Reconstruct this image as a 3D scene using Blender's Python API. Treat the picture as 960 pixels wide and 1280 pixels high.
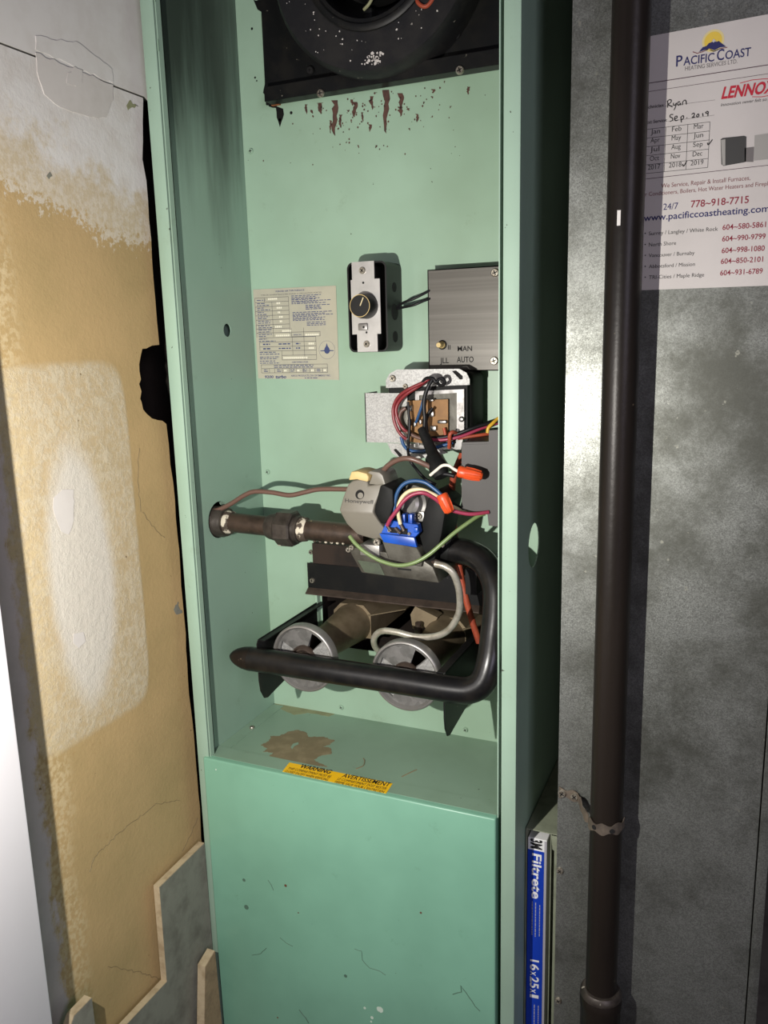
import bpy, bmesh, math, random
from mathutils import Vector, Matrix
random.seed(7)
for o in list(bpy.data.objects): bpy.data.objects.remove(o)
scene = bpy.context.scene
COL = scene.collection

# ---------------------------------------------------------------- camera
cam_d = bpy.data.cameras.new('camera'); cam = bpy.data.objects.new('camera', cam_d); COL.objects.link(cam)
cam_d.sensor_fit = 'VERTICAL'; cam_d.sensor_height = 36.0
cam_d.lens = 36.0 * 1041.7 / 1280.0
cam_d.clip_start = 0.01
ROWS = [[0.9159522, 0.4004827, -0.0254009], [0.0588228, -0.1966105, -0.9787156], [-0.3969528, 0.8949625, -0.2036433]]
cx_, cy_, cz_ = (Vector(r) for r in ROWS)
cam.matrix_world = Matrix(((cx_[0], -cy_[0], -cz_[0], 0.649), (cx_[1], -cy_[1], -cz_[1], -0.831), (cx_[2], -cy_[2], -cz_[2], 1.05), (0, 0, 0, 1)))
scene.camera = cam

# ---------------------------------------------------------------- light
world = bpy.data.worlds.new('world'); scene.world = world; world.use_nodes = True
world.node_tree.nodes['Background'].inputs[0].default_value = (0.80, 0.72, 0.86, 1)
world.node_tree.nodes['Background'].inputs[1].default_value = 0.09
tl = bpy.data.lights.new('torch', 'SPOT'); tl.energy = 32; tl.color = (1.0, 0.96, 0.90); tl.shadow_soft_size = 0.005
tl.spot_size = math.radians(150); tl.spot_blend = 1.0
torch = bpy.data.objects.new('torch', tl); COL.objects.link(torch)
torch.location = (0.29, -0.665, 0.925)
torch.rotation_euler = (Vector((0.10, 0.12, 0.80)) - torch.location).to_track_quat('-Z', 'Y').to_euler()
fl = bpy.data.lights.new('room_window_light', 'AREA'); fl.energy = 26; fl.color = (0.88, 0.82, 1.0); fl.shape = 'RECTANGLE'; fl.size = 1.0; fl.size_y = 1.2
fill = bpy.data.objects.new('room_window_light', fl); COL.objects.link(fill)
fill.location = (2.4, -2.5, 1.5)
fill.rotation_euler = (Vector((0.3, 0.0, 0.85)) - fill.location).to_track_quat('-Z', 'Y').to_euler()
scene.view_settings.view_transform = 'Standard'; scene.view_settings.look = 'None'
scene.view_settings.exposure = 0.0; scene.view_settings.gamma = 1.0; scene.view_settings.use_curve_mapping = False

# ---------------------------------------------------------------- materials
def S(r, g, b):
    f = lambda c: (c / 255 / 12.92) if c / 255 <= 0.04045 else ((c / 255 + 0.055) / 1.055) ** 2.4
    return (f(r), f(g), f(b), 1)
class Nodes:
    def __init__(self, name):
        self.m = bpy.data.materials.new(name); self.m.use_nodes = True
        self.t = self.m.node_tree; self.b = self.t.nodes['Principled BSDF']; self.co = None
    def n(self, typ, **kw):
        d = self.t.nodes.new(typ)
        for k, v in kw.items(): setattr(d, k, v)
        return d
    def put(self, sock, v):
        if hasattr(v, 'is_linked') or hasattr(v, 'links'): self.t.links.new(v, sock)
        else: sock.default_value = v
    def coord(self, scale=(1, 1, 1), offset=(0, 0, 0)):
        if self.co is None: self.co = self.n('ShaderNodeTexCoord').outputs['Object']
        mp = self.n('ShaderNodeMapping'); self.t.links.new(self.co, mp.inputs[0])
        mp.inputs['Scale'].default_value = scale; mp.inputs['Location'].default_value = offset
        return mp.outputs[0]
    def noise(self, scale, detail=4, rough=0.6, stretch=(1, 1, 1), offset=(0, 0, 0), dist=0):
        d = self.n('ShaderNodeTexNoise'); self.t.links.new(self.coord(stretch, offset), d.inputs['Vector'])
        d.inputs['Scale'].default_value = scale; d.inputs['Detail'].default_value = detail; d.inputs['Roughness'].default_value = rough
        d.inputs['Distortion'].default_value = dist
        return d.outputs[0]
    def voronoi(self, scale, out='Color', stretch=(1, 1, 1)):
        d = self.n('ShaderNodeTexVoronoi'); self.t.links.new(self.coord(stretch), d.inputs['Vector']); d.inputs['Scale'].default_value = scale
        return d.outputs[out]
    def ramp(self, v, a, b, lo=0.0, hi=1.0):
        d = self.n('ShaderNodeMapRange', interpolation_type='SMOOTHSTEP'); self.put(d.inputs[0], v)
        for i, x in zip((1, 2, 3, 4), (a, b, lo, hi)): d.inputs[i].default_value = x
        return d.outputs[0]
    def math(self, op, a, b=0.0, c=0.0):
        d = self.n('ShaderNodeMath', operation=op); self.put(d.inputs[0], a); self.put(d.inputs[1], b); self.put(d.inputs[2], c)
        return d.outputs[0]
    def mix(self, f, a, b):
        d = self.n('ShaderNodeMix', data_type='RGBA'); self.put(d.inputs[0], f); self.put(d.inputs[6], a); self.put(d.inputs[7], b)
        return d.outputs[2]
    def xyz(self):
        if self.co is None: self.co = self.n('ShaderNodeTexCoord').outputs['Object']
        d = self.n('ShaderNodeSeparateXYZ'); self.t.links.new(self.co, d.inputs[0]); return d.outputs
    def bump(self, h, strength=0.3, dist=0.001):
        d = self.n('ShaderNodeBump'); self.put(d.inputs['Height'], h); d.inputs['Strength'].default_value = strength; d.inputs['Distance'].default_value = dist
        self.t.links.new(d.outputs[0], self.b.inputs['Normal'])
    def done(self, col, rough=0.5, metal=0.0, spec=0.5):
        self.put(self.b.inputs['Base Color'], col); self.put(self.b.inputs['Roughness'], rough); self.put(self.b.inputs['Metallic'], metal)
        self.b.inputs['Specular IOR Level'].default_value = spec
        return self.m
MAT = {}
def mk(name, c, c2=None, scale=30, rough=0.5, metal=0.0, bump=0.0, bscale=200, stretch=(1, 1, 1), lo=0.4, hi=0.7, spec=0.5, speck=None):
    N = Nodes(name); col = c
    if c2 is not None: col = N.mix(N.ramp(N.noise(scale, 6, 0.6, stretch), lo, hi), c, c2)
    if speck: col = N.mix(N.ramp(N.noise(speck[1], 2, 0.5, (1, 1, 1), (3, 5, 7)), speck[2], speck[2] + 0.03), col, speck[0])
    if bump: N.bump(N.noise(bscale, 4), bump)
    MAT[name] = N.done(col, rough, metal, spec)
    return MAT[name]

def galvanised(name, c, c2, dirt, rough=0.38, metal=0.75, cell=260, dirt_amt=1.0, specks=True, var=0.05):
    N = Nodes(name)
    sp = N.n('ShaderNodeSeparateColor'); N.t.links.new(N.voronoi(cell), sp.inputs[0])
    col = N.mix(N.ramp(sp.outputs[0], 0.0, 1.0), c, c2)
    col = N.mix(N.math('MULTIPLY', N.ramp(N.noise(7, 8, 0.7), 0.40, 0.66), dirt_amt), col, dirt)
    if specks: col = N.mix(N.math('MULTIPLY', N.ramp(N.noise(120, 3, 0.6, (1, 1, 1), (2, 9, 4)), 0.69, 0.74), 0.6), col, S(150, 150, 138))
    rg = N.math('ADD', N.ramp(sp.outputs[1], 0, 1, -var, var), N.ramp(N.noise(7, 8, 0.7), 0.40, 0.66, rough, rough + 0.05))
    MAT[name] = N.done(col, rg, metal)
galvanised('galvanised', S(112, 114, 110), S(140, 143, 138), S(74, 75, 68), cell=1000, dirt_amt=0.9, rough=0.43, metal=0.68)
galvanised('galvanised_bright', S(146, 146, 144), S(172, 172, 169), S(124, 122, 117), rough=0.5, metal=0.5, cell=700, dirt_amt=0.3, specks=False)
galvanised('shutter_metal', S(100, 100, 97), S(122, 121, 118), S(80, 78, 74), rough=0.5, metal=0.4, cell=160, dirt_amt=0.7, specks=False)

def green(name, c, c2, dirt, top_soot=False, rough=0.36):
    N = Nodes(name)
    col = N.mix(N.ramp(N.noise(6, 4, 0.6), 0.35, 0.7), c, c2)
    col = N.mix(N.math('MULTIPLY', N.ramp(N.noise(22, 8, 0.75, (1, 1, 1), (4, 2, 1)), 0.60, 0.74), 0.35), col, dirt)
    col = N.mix(N.ramp(N.noise(190, 2, 0.4, (1, 1, 1), (1, 6, 3)), 0.775, 0.80), col, S(60, 62, 52))
    if top_soot:
        x, y, z = N.xyz()
        streak = N.noise(16, 5, 0.6, (1, 1, 0.10))
        m = N.math('ADD', N.ramp(z, 0.95, 1.50, -0.40, 0.75), N.math('MULTIPLY', N.math('SUBTRACT', streak, 0.5), 1.7))
        col = N.mix(N.ramp(m, 0.02, 0.8, 0, 0.85), col, S(30, 32, 26))
    MAT[name] = N.done(col, rough, 0.0, 0.45)
green('green_paint', S(150, 178, 155), S(142, 168, 145), S(112, 126, 98))
green('green_soot', S(136, 164, 146), S(132, 158, 140), S(98, 116, 92), True)
green('green_jamb', S(146, 172, 153), S(139, 164, 145), S(114, 128, 100), rough=0.5)
green('green_door', S(120, 168, 144), S(112, 158, 135), S(80, 116, 92), rough=0.33)
green('green_ledge', S(128, 154, 134), S(118, 143, 122), S(98, 104, 82))
mk('green_rack', S(132, 138, 118), S(104, 108, 92), 30, 0.7)
mk('black_paint', S(15, 16, 17), S(26, 25, 23), 40, 0.45, spec=0.25, speck=(S(130, 124, 112), 160, 0.75))
mk('black_housing', S(26, 26, 28), S(38, 37, 36), 30, 0.5, bump=0.1, spec=0.3, speck=(S(130, 126, 118), 120, 0.745))
mk('black_pipe', S(15, 15, 16), S(28, 26, 24), 50, 0.30, bump=0.05, bscale=300, spec=0.35)
mk('black_plastic', S(16, 16, 16), rough=0.45, spec=0.35)
mk('black_side', S(14, 15, 14), S(22, 22, 21), 40, 0.6, spec=0.2)
mk('dark_void', S(10, 9, 8), rough=0.9)
mk('firebox', S(48, 36, 28), S(20, 16, 14), 20, 0.9)
mk('iron_pipe', S(74, 60, 50), S(46, 38, 32), 40, 0.42, 0.35, bump=0.3, bscale=160, speck=(S(150, 130, 100), 70, 0.72))
mk('soil_pipe', S(34, 29, 25), S(20, 17, 16), 14, 0.36, 0.1, stretch=(1, 1, 0.15), bump=0.2, bscale=120, spec=0.2, speck=(S(86, 76, 62), 90, 0.74))
mk('nut_iron', S(70, 64, 58), S(48, 42, 38), 60, 0.45, 0.4, bump=0.3, speck=(S(200, 194, 178), 60, 0.68))
mk('sealant', S(196, 188, 168), S(66, 56, 46), 90, 0.8, bump=0.6, lo=0.46, hi=0.54)
mk('plate_grey', S(84, 81, 75), S(99, 96, 90), 20, 0.4, 0.35, stretch=(0.1, 1, 8))
mk('grey_cover', S(60, 58, 56), S(54, 52, 50), 10, 0.55, 0.1)
mk('valve_grey', S(118, 114, 103), S(109, 105, 94), 20, 0.45, bump=0.1, bscale=500)
mk('cast_metal', S(80, 78, 70), S(60, 57, 49), 40, 0.45, 0.4, bump=0.2)
mk('valve_yellow', S(196, 172, 116), S(178, 154, 100), 60, 0.55)
mk('blue_plastic', S(18, 76, 170), S(14, 62, 146), 40, 0.35)
mk('phenolic', S(138, 98, 48), S(120, 84, 40), 50, 0.6)
mk('strap_bright', S(184, 182, 178), S(172, 170, 166), 40, 0.42, 0.5)
mk('strap_metal', S(112, 102, 90), S(84, 76, 68), 60, 0.5, 0.4)
mk('silver', S(146, 144, 142), S(100, 98, 94), 80, 0.28, 0.9)
mk('brushed', S(142, 140, 136), S(128, 126, 122), 40, 0.4, 0.55)
mk('screw_metal', S(176, 170, 156), S(110, 100, 86), 300, 0.35, 0.7)
mk('aluminium_tube', S(196, 192, 178), S(160, 154, 138), 60, 0.32, 0.55)
mk('rust', S(104, 62, 40), S(66, 46, 38), 90, 0.85)
mk('rust_drip', S(84, 56, 46), S(58, 42, 36), 160, 0.8)
mk('rust_edge', S(150, 92, 46), S(110, 70, 44), 80, 0.8)
mk('hub_brown', S(74, 62, 54), S(56, 47, 41), 60, 0.5, 0.3)
mk('burner_metal', S(136, 122, 98), S(104, 90, 68), 18, 0.5, 0.35)
mk('stain', S(118, 106, 80), S(134, 122, 94), 60, 0.6)
mk('stain_light', S(140, 142, 108), S(128, 126, 94), 60, 0.6)
mk('orange', S(206, 78, 32), S(190, 66, 28), 60, 0.4)
mk('orange_cable', S(160, 72, 46), S(132, 56, 38), 60, 0.5)
mk('red_wire', S(118, 38, 42), rough=0.38)
mk('purple_wire', S(142, 48, 72), rough=0.38)
mk('blue_wire', S(36, 74, 116), rough=0.38)
mk('cream_wire', S(204, 190, 150), rough=0.4)
mk('brown_wire', S(98, 74, 64), rough=0.36)
mk('black_wire', S(18, 18, 20), rough=0.45, spec=0.3)
mk('tape_black', S(18, 18, 18), S(26, 26, 26), 200, 0.65, bump=0.4, spec=0.2)
mk('green_wire', S(108, 128, 80), rough=0.36)
mk('yellow_wire', S(206, 164, 52), rough=0.4)
mk('white_wire', S(220, 214, 200), rough=0.4)
mk('label_paper', S(176, 172, 152), S(166, 163, 146), 20, 0.4)
mk('label_silver', S(176, 188, 196), rough=0.35)
mk('ink_blue', S(48, 60, 104), rough=0.6); mk('ink_dark', S(58, 60, 70), rough=0.6); mk('ink_pale', S(236, 232, 210), rough=0.5)
mk('paper', S(192, 187, 182), S(184, 179, 174), 8, 0.7)
mk('print_navy', S(34, 36, 88), rough=0.7); mk('print_maroon', S(128, 30, 50), rough=0.7); mk('print_brown', S(120, 72, 72), rough=0.7)
mk('print_grey', S(104, 100, 98), rough=0.7); mk('print_black', S(26, 24, 26), rough=0.7); mk('print_rule', S(78, 60, 66), rough=0.7)
mk('print_red', S(176, 28, 48), rough=0.7); mk('print_sun', S(216, 186, 70), rough=0.7); mk('print_sun_pale', S(210, 196, 140), rough=0.7)
mk('print_lightgrey', S(150, 148, 142), rough=0.7); mk('print_darkgrey', S(56, 56, 54), rough=0.7)
mk('sticker_yellow', S(236, 186, 20), rough=0.45)
mk('label_green', S(62, 72, 54), S(50, 57, 45), 90, 0.6)
mk('filter_blue', S(14, 56, 170), rough=0.45); mk('filter_white', S(226, 226, 226), rough=0.5); mk('filter_silver', S(170, 168, 176), rough=0.4)
mk('white_door', S(232, 229, 232), S(227, 223, 226), 4, 0.45)
mk('board_grey', S(124, 124, 112), S(100, 98, 88), 24, 0.9, bump=0.3)
mk('board_core', S(176, 160, 130), S(152, 134, 104), 60, 0.9, bump=0.5)
mk('board_tan', S(150, 128, 98), S(130, 110, 84), 60, 0.9, bump=0.5)
mk('concrete', S(110, 106, 98), S(84, 80, 74), 12, 0.9, bump=0.4)
mk('wood_dark', S(40, 31, 24), S(22, 18, 15), 20, 0.9)
mk('dark_masonry', S(20, 19, 18), S(12, 12, 12), 8, 0.9)
mk('soil', S(96, 84, 66), S(60, 52, 42), 60, 0.95, bump=0.8)
mk('plaster_white', S(208, 205, 200), S(201, 197, 191), 30, 0.7)
mk('plaster_grey', S(198, 193, 187), S(190, 185, 178), 30, 0.8)
mk('scuff', S(76, 104, 88), rough=0.6)
mk('chip_white', S(190, 206, 190), rough=0.6)

def drywall():
    N = Nodes('drywall'); x, y, z = N.xyz()
    tan = N.mix(N.ramp(N.noise(7, 5, 0.6), 0.35, 0.7), S(176, 150, 106), S(162, 140, 97))
    tan = N.mix(N.math('MULTIPLY', N.ramp(N.noise(26, 8, 0.8, (1, 1, 1), (5, 5, 5)), 0.60, 0.70), 0.5), tan, S(150, 124, 80))
    wob = N.math('MULTIPLY', N.math('SUBTRACT', N.noise(18, 6, 0.7), 0.5), 0.10)
    fine = N.noise(150, 5, 0.7)
    cream = N.mix(N.ramp(fine, 0.42, 0.6), S(190, 178, 154), S(202, 194, 178))
    white = N.mix(N.ramp(N.noise(40, 4), 0.4, 0.7), S(208, 205, 200), S(200, 195, 188))
    # filler over the upper part, its ragged lower edge falling towards the furnace
    edge = N.math('ADD', N.ramp(y, -0.23, -0.03, 1.205, 1.165), N.math('MULTIPLY', wob, 0.5))
    d_top = N.math('SUBTRACT', z, edge)
    blotch = N.math('MULTIPLY', N.math('SUBTRACT', fine, 0.5), 0.09)
    col = N.mix(N.ramp(N.math('ADD', d_top, blotch), -0.004, 0.006, 0, 0.8), tan, cream)
    blotch2 = N.math('MULTIPLY', N.math('SUBTRACT', N.noise(14, 6, 0.7, (1, 1, 1), (3, 3, 3)), 0.5), 0.2)
    col = N.mix(N.ramp(N.math('ADD', N.math('SUBTRACT', d_top, 0.045), blotch2), -0.01, 0.03), col, white)
    # tall skimmed patch with rounded top and slanting bottom
    def patch(yc, zc, a, b, wobamt, pw=4):
        u = N.math('ABSOLUTE', N.math('DIVIDE', N.math('SUBTRACT', y, yc), a)); v = N.math('ABSOLUTE', N.math('DIVIDE', N.math('SUBTRACT', z, zc), b))
        s = N.math('POWER', N.math('ADD', N.math('POWER', u, pw), N.math('POWER', v, pw)), 1.0 / pw)
        return N.math('ADD', s, N.math('MULTIPLY', wob, wobamt))
    p1 = patch(-0.155, 0.826, 0.094, 0.207, 0.35, 9)
    grain = N.ramp(N.noise(95, 6, 0.75), 0.36, 0.62)
    f1 = N.math('MULTIPLY', N.ramp(p1, 0.97, 1.02, 1, 0), N.math('ADD', N.math('MULTIPLY', grain, 0.55), 0.4))
    col = N.mix(f1, col, S(190, 178, 152))
    p2 = patch(-0.155, 0.80, 0.052, 0.155, 3.2, 2)
    col = N.mix(N.ramp(p2, 0.72, 1.1, 0.9, 0), col, S(198, 193, 182))
    # pale orange-peel strip along the door side
    f3 = N.math('MULTIPLY', N.ramp(N.math('ADD', y, N.math('MULTIPLY', wob, 0.6)), -0.225, -0.195, 1, 0), N.ramp(N.noise(170, 3, 0.6), 0.4, 0.6))
    col = N.mix(N.math('MULTIPLY', f3, 0.75), col, S(192, 174, 136))
    # door's shadow strip: its pale grey fill light painted into the colour, border mottled
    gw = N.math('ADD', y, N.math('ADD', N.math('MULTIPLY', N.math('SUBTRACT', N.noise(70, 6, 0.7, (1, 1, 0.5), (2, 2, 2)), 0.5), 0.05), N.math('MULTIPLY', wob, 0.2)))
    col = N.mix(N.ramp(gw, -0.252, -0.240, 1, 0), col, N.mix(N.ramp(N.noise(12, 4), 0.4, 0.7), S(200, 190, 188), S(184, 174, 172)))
    col = N.mix(N.ramp(N.noise(75, 2, 0.4, (1, 1, 1), (8, 1, 2)), 0.77, 0.80), col, S(112, 92, 62))
    N.bump(N.math('ADD', N.noise(220, 3), N.math('MULTIPLY', grain, f1)), 0.35, 0.0012)
    MAT['drywall'] = N.done(col, 0.75, 0.0, 0.3)
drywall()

# ---------------------------------------------------------------- mesh helpers
class MB:
    def __init__(self): self.bm = bmesh.new(); self.smooth = False
    def quad(self, pts): self.bm.faces.new([self.bm.verts.new(p) for p in pts]); return self
    def box(self, lo, hi, bev=0.0, seg=2):
        t = bmesh.new(); bmesh.ops.create_cube(t, size=1)
        for v in t.verts:
            v.co = Vector([(lo[i] + hi[i]) / 2 + v.co[i] * (hi[i] - lo[i]) for i in range(3)])
        if bev: bmesh.ops.bevel(t, geom=list(t.edges), offset=bev, segments=seg, affect='EDGES', profile=0.5)
        return self.add(t)
    def add(self, t, mat=None):
        m = bpy.data.meshes.new('tmp'); t.to_mesh(m); t.free()
        if mat: m.transform(mat)
        self.bm.from_mesh(m); bpy.data.meshes.remove(m); return self
    def ring(self, c, u, v, r, n): return [self.bm.verts.new(c + u * (r * math.cos(2 * math.pi * k / n)) + v * (r * math.sin(2 * math.pi * k / n))) for k in range(n)]
    def lathe(self, o, axis, prof, n=24, cap=True, start=0.0):
        o = Vector(o); a = Vector(axis).normalized(); u = a.orthogonal().normalized(); v = a.cross(u)
        if start: q = Matrix.Rotation(start, 3, a); u = q @ u; v = q @ v
        rings = [self.ring(o + a * t, u, v, max(r, 1e-5), n) for r, t in prof]
        for A, B in zip(rings, rings[1:]):
            for k in range(n): self.bm.faces.new((A[k], A[(k + 1) % n], B[(k + 1) % n], B[k]))
        if cap: self.bm.faces.new(rings[0][::-1]); self.bm.faces.new(rings[-1])
        return self
    def cyl(self, p0, p1, r, r1=None, n=20):
        p0 = Vector(p0); p1 = Vector(p1); L = (p1 - p0).length
        return self.lathe(p0, p1 - p0, [(r, 0), (r if r1 is None else r1, L)], n)
    def tube(self, pts, r, n=10, sub=8, smooth=True, cap=True):
        P = [Vector(p) for p in pts]; Rr = list(r) if hasattr(r, '__len__') else [r] * len(P)
        if smooth and len(P) > 2:
            Q = []; RQ = []
            for i in range(len(P) - 1):
                p0 = P[i - 1] if i else P[0] * 2 - P[1]; p1 = P[i]; p2 = P[i + 1]; p3 = P[i + 2] if i + 2 < len(P) else P[-1] * 2 - P[-2]
                for k in range(sub):
                    t = k / sub
                    Q.append(0.5 * ((2 * p1) + (p2 - p0) * t + (2 * p0 - 5 * p1 + 4 * p2 - p3) * t * t + (3 * p1 - p0 - 3 * p2 + p3) * t ** 3))
                    RQ.append(Rr[i] * (1 - t) + Rr[i + 1] * t)
            Q.append(P[-1]); RQ.append(Rr[-1]); P, Rr = Q, RQ
        rings = []; u = None
        for i, p in enumerate(P):
            d = (P[min(i + 1, len(P) - 1)] - P[max(i - 1, 0)]).normalized()
            u = d.orthogonal().normalized() if u is None else (u - d * u.dot(d)).normalized()
            rings.append(self.ring(p, u, d.cross(u), Rr[i], n))
        for A, B in zip(rings, rings[1:]):
            for k in range(n): self.bm.faces.new((A[k], A[(k + 1) % n], B[(k + 1) % n], B[k]))
        if cap: self.bm.faces.new(rings[0][::-1]); self.bm.faces.new(rings[-1])
        return self
    def plate(self, loops, vec):
        """flat polygon with optional holes, given a thickness"""
        t = bmesh.new(); es = []
        for lp in loops:
            vs = [t.verts.new(p) for p in lp]
            es += [t.edges.new((vs[i], vs[(i + 1) % len(vs)])) for i in range(len(vs))]
        bmesh.ops.triangle_fill(t, use_beauty=True, use_dissolve=False, edges=es)
        if vec is not None:
            g = bmesh.ops.extrude_face_region(t, geom=list(t.faces))
            bmesh.ops.translate(t, vec=Vector(vec), verts=[e for e in g['geom'] if isinstance(e, bmesh.types.BMVert)])
            bmesh.ops.recalc_face_normals(t, faces=list(t.faces))
        return self.add(t)
    def prism(self, pts, vec): return self.plate([pts], vec)
    def bevel(self, off, seg=2, angle=30):
        es = [e for e in self.bm.edges if len(e.link_faces) == 2 and e.calc_face_angle(0) > math.radians(angle)]
        bmesh.ops.bevel(self.bm, geom=es, offset=off, segments=seg, affect='EDGES', profile=0.5); return self
ROOT = {}
def obj(name, mb, mat, parent=None, smooth=35, label=None):
    bm = mb.bm; bmesh.ops.recalc_face_normals(bm, faces=list(bm.faces))
    me = bpy.data.meshes.new(name); bm.to_mesh(me); bm.free()
    off = ROOT.get(parent.name, Vector((0, 0, 0))) if parent else Vector((0, 0, 0))
    if off.length: me.transform(Matrix.Translation(-off))
    me.materials.append(MAT[mat])
    if smooth:
        me.polygons.foreach_set('use_smooth', [True] * len(me.polygons))
        try: me.set_sharp_from_angle(angle=math.radians(smooth))
        except Exception: pass
    o = bpy.data.objects.new(name, me); COL.objects.link(o)
    if parent: o.parent = parent; ROOT[o.name] = off
    if label: o['label'] = label
    return o
def tag(o, label, cat, group=None):
    o['label'] = label; o['category'] = cat
    if group: o['group'] = group
    return o
def thing(name, label, cat, loc=(0, 0, 0), group=None):
    e = bpy.data.objects.new(name, None); COL.objects.link(e); e.location = loc; e.empty_display_size = 0.02
    ROOT[e.name] = Vector(loc); return tag(e, label, cat, group)
def struct(name, mb, mat, smooth=0):
    o = obj(name, mb, mat, None, smooth); o['kind'] = 'structure'; return o
def circle(c, r, n, plane='xz'):
    out = []
    for k in range(n):
        a = 2 * math.pi * k / n; p = [c[0], c[1], c[2]]
        i, j = {'xz': (0, 2), 'yz': (1, 2), 'xy': (0, 1)}[plane]
        p[i] += r * math.cos(a); p[j] += r * math.sin(a); out.append(tuple(p))
    return out
TXT_CACHE = {}
def text_bm(s, off=0.0):
    cu = bpy.data.curves.new('t', 'FONT'); cu.body = s; cu.size = 1.0; cu.offset = off; cu.resolution_u = 3; cu.fill_mode = 'BOTH'
    o = bpy.data.objects.new('t', cu); COL.objects.link(o)
    me = bpy.data.meshes.new_from_object(o.evaluated_get(bpy.context.evaluated_depsgraph_get()))
    bpy.data.objects.remove(o); bpy.data.curves.remove(cu); return me
def lettering(mb, s, o, ax, up, length, height, shear=0.0, bold=0):
    """s written from point o along ax over `length`, capitals about `height` tall"""
    me = text_bm(s, 0.011 * bold); xs = [v.co.x for v in me.vertices]
    if not xs: return
    x0, x1 = min(xs), max(xs); ax = Vector(ax).normalized(); up = Vector(up).normalized(); o = Vector(o); nrm = ax.cross(up)
    for rep in range(1):
        b = bmesh.new(); b.from_mesh(me)
        for v in b.verts:
            a = (v.co.x - x0) / (x1 - x0) * length + rep * height * 0.07; h = v.co.y / 0.70 * height
            v.co = o + ax * (a + shear * h) + up * h + nrm * (0.00003 * rep)
        mb.add(b)
    bpy.data.meshes.remove(me)
def write(name, s, p0, p1, height, mat, parent, shear=0.0, bold=0, ax=(1, 0, 0), up=(0, 0, 1)):
    mb = MB(); p0 = Vector(p0); p1 = Vector(p1)
    lettering(mb, s, p0, ax, up, abs((p1 - p0).dot(Vector(ax).normalized())), height, shear, bold)
    return obj(name, mb, mat, parent, 0)
def screw(parent, p, r=0.0042, axis=(0, -1, 0), mat='screw_metal', name='screw', h=0.0025):
    mb = MB(); mb.lathe(p, axis, [(r, 0), (r, h * 0.5), (r * 0.8, h)], 14)
    a = Vector(axis); u = a.orthogonal().normalized(); q = Matrix.Rotation(random.uniform(0, 3), 3, a); u = q @ u; v = a.cross(u)
    s = obj(name, mb, mat, parent, 40)
    m2 = MB(); c = Vector(p) + a * h
    for d, e in ((u, v), (v, u)):
        m2.prism([c + d * r * .6 + e * r * .12, c - d * r * .6 + e * r * .12, c - d * r * .6 - e * r * .12, c + d * r * .6 - e * r * .12], a * 0.0002)
    obj('slot', m2, 'dark_void', s, 0)
    return s
def jag(pts, step, amp, axes=(1, 2)):
    out = []
    for a, b in zip(pts, pts[1:]):
        a = Vector(a); b = Vector(b); n = max(1, int((b - a).length / step))
        for k in range(n):
            p = a.lerp(b, k / n)
            if k:
                for i in axes: p[i] += random.uniform(-amp, amp)
            out.append(tuple(p))
    out.append(tuple(pts[-1])); return out

# ================================================================ setting
struct('floor', MB().box((-1.5, -3.2, -0.05), (3.0, 1.6, 0.0)), 'concrete')
struct('wall_back', MB().box((-1.5, 1.6, 0.0), (3.0, 1.7, 2.4)), 'dark_masonry')
WX = -0.016
edge = [(-0.016, 0.0127, 1.326), (-0.016, 0.003, 1.261), (-0.016, 0.0071, 1.2379), (-0.016, 0.0075, 1.1725), (-0.016, 0.0062, 1.0799), (-0.016, 0.007, 1.0505)]
bite = [(-0.016, 0.0069, 1.0496), (-0.016, -0.0067, 1.0489), (-0.016, -0.0246, 1.0454), (-0.016, -0.0325, 1.028), (-0.016, -0.0355, 1.0048), (-0.016, -0.0322, 0.9744), (-0.016, -0.0176, 0.9625), (-0.016, 0.0016, 0.9577), (-0.016, 0.0088, 0.953)]
edge2 = [(-0.016, 0.0087, 0.9521), (-0.016, 0.0131, 0.8787), (-0.016, 0.0139, 0.7641), (-0.016, 0.0128, 0.6348), (-0.016, 0.0131, 0.5721), (-0.016, 0.0149, 0.4894), (-0.016, 0.0151, 0.4449), (-0.016, 0.0144, 0.3119), (-0.016, 0.0128, 0.1306)]
top_y = edge[0][1]
poly = [(WX, -0.62, 0.0), (WX, -0.62, 1.329)] + [(WX, top_y, 1.329)] + jag(edge, 0.02, 0.0012) + jag(bite, 0.007, 0.0028) + jag(edge2, 0.02, 0.0016) + [(WX, edge2[-1][1], 0.0)]
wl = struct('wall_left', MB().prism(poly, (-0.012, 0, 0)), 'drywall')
wl2 = obj('drywall_board', MB().box((WX - 0.0125, -0.62, 1.3315), (WX - 0.0005, 0.30, 2.4)), 'plaster_white', wl, 0)
obj('stud', MB().box((-0.118, -0.62, 0.0), (-0.08, 0.9, 2.4)), 'wood_dark', wl, 0)
# filler lumps and the taped repair on the wall
def blob(name, mat, pts, t=0.0006, step=0.006, amp=0.0012):
    p = jag(list(pts) + [pts[0]], step, amp)[:-1]
    return obj(name, MB().prism(p, (t, 0, 0)), mat, wl, 0)
blob('taped_repair', 'plaster_grey', [(-0.016, -0.1472, 1.3333), (-0.016, -0.1477, 1.3159), (-0.016, -0.1411, 1.297), (-0.016, -0.1208, 1.2896), (-0.016, -0.0811, 1.2889), (-0.016, -0.0537, 1.2939), (-0.016, -0.0395, 1.3149), (-0.016, -0.0374, 1.3309)], 0.0007)
blob('taped_repair', 'plaster_white', [(-0.0165, -0.1445, 1.3493), (-0.0165, -0.1463, 1.3366), (-0.0165, -0.0366, 1.3328), (-0.0165, -0.0372, 1.3472), (-0.0165, -0.0623, 1.3534), (-0.0165, -0.0882, 1.3601), (-0.0165, -0.1034, 1.3558)], 0.0008)
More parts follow.
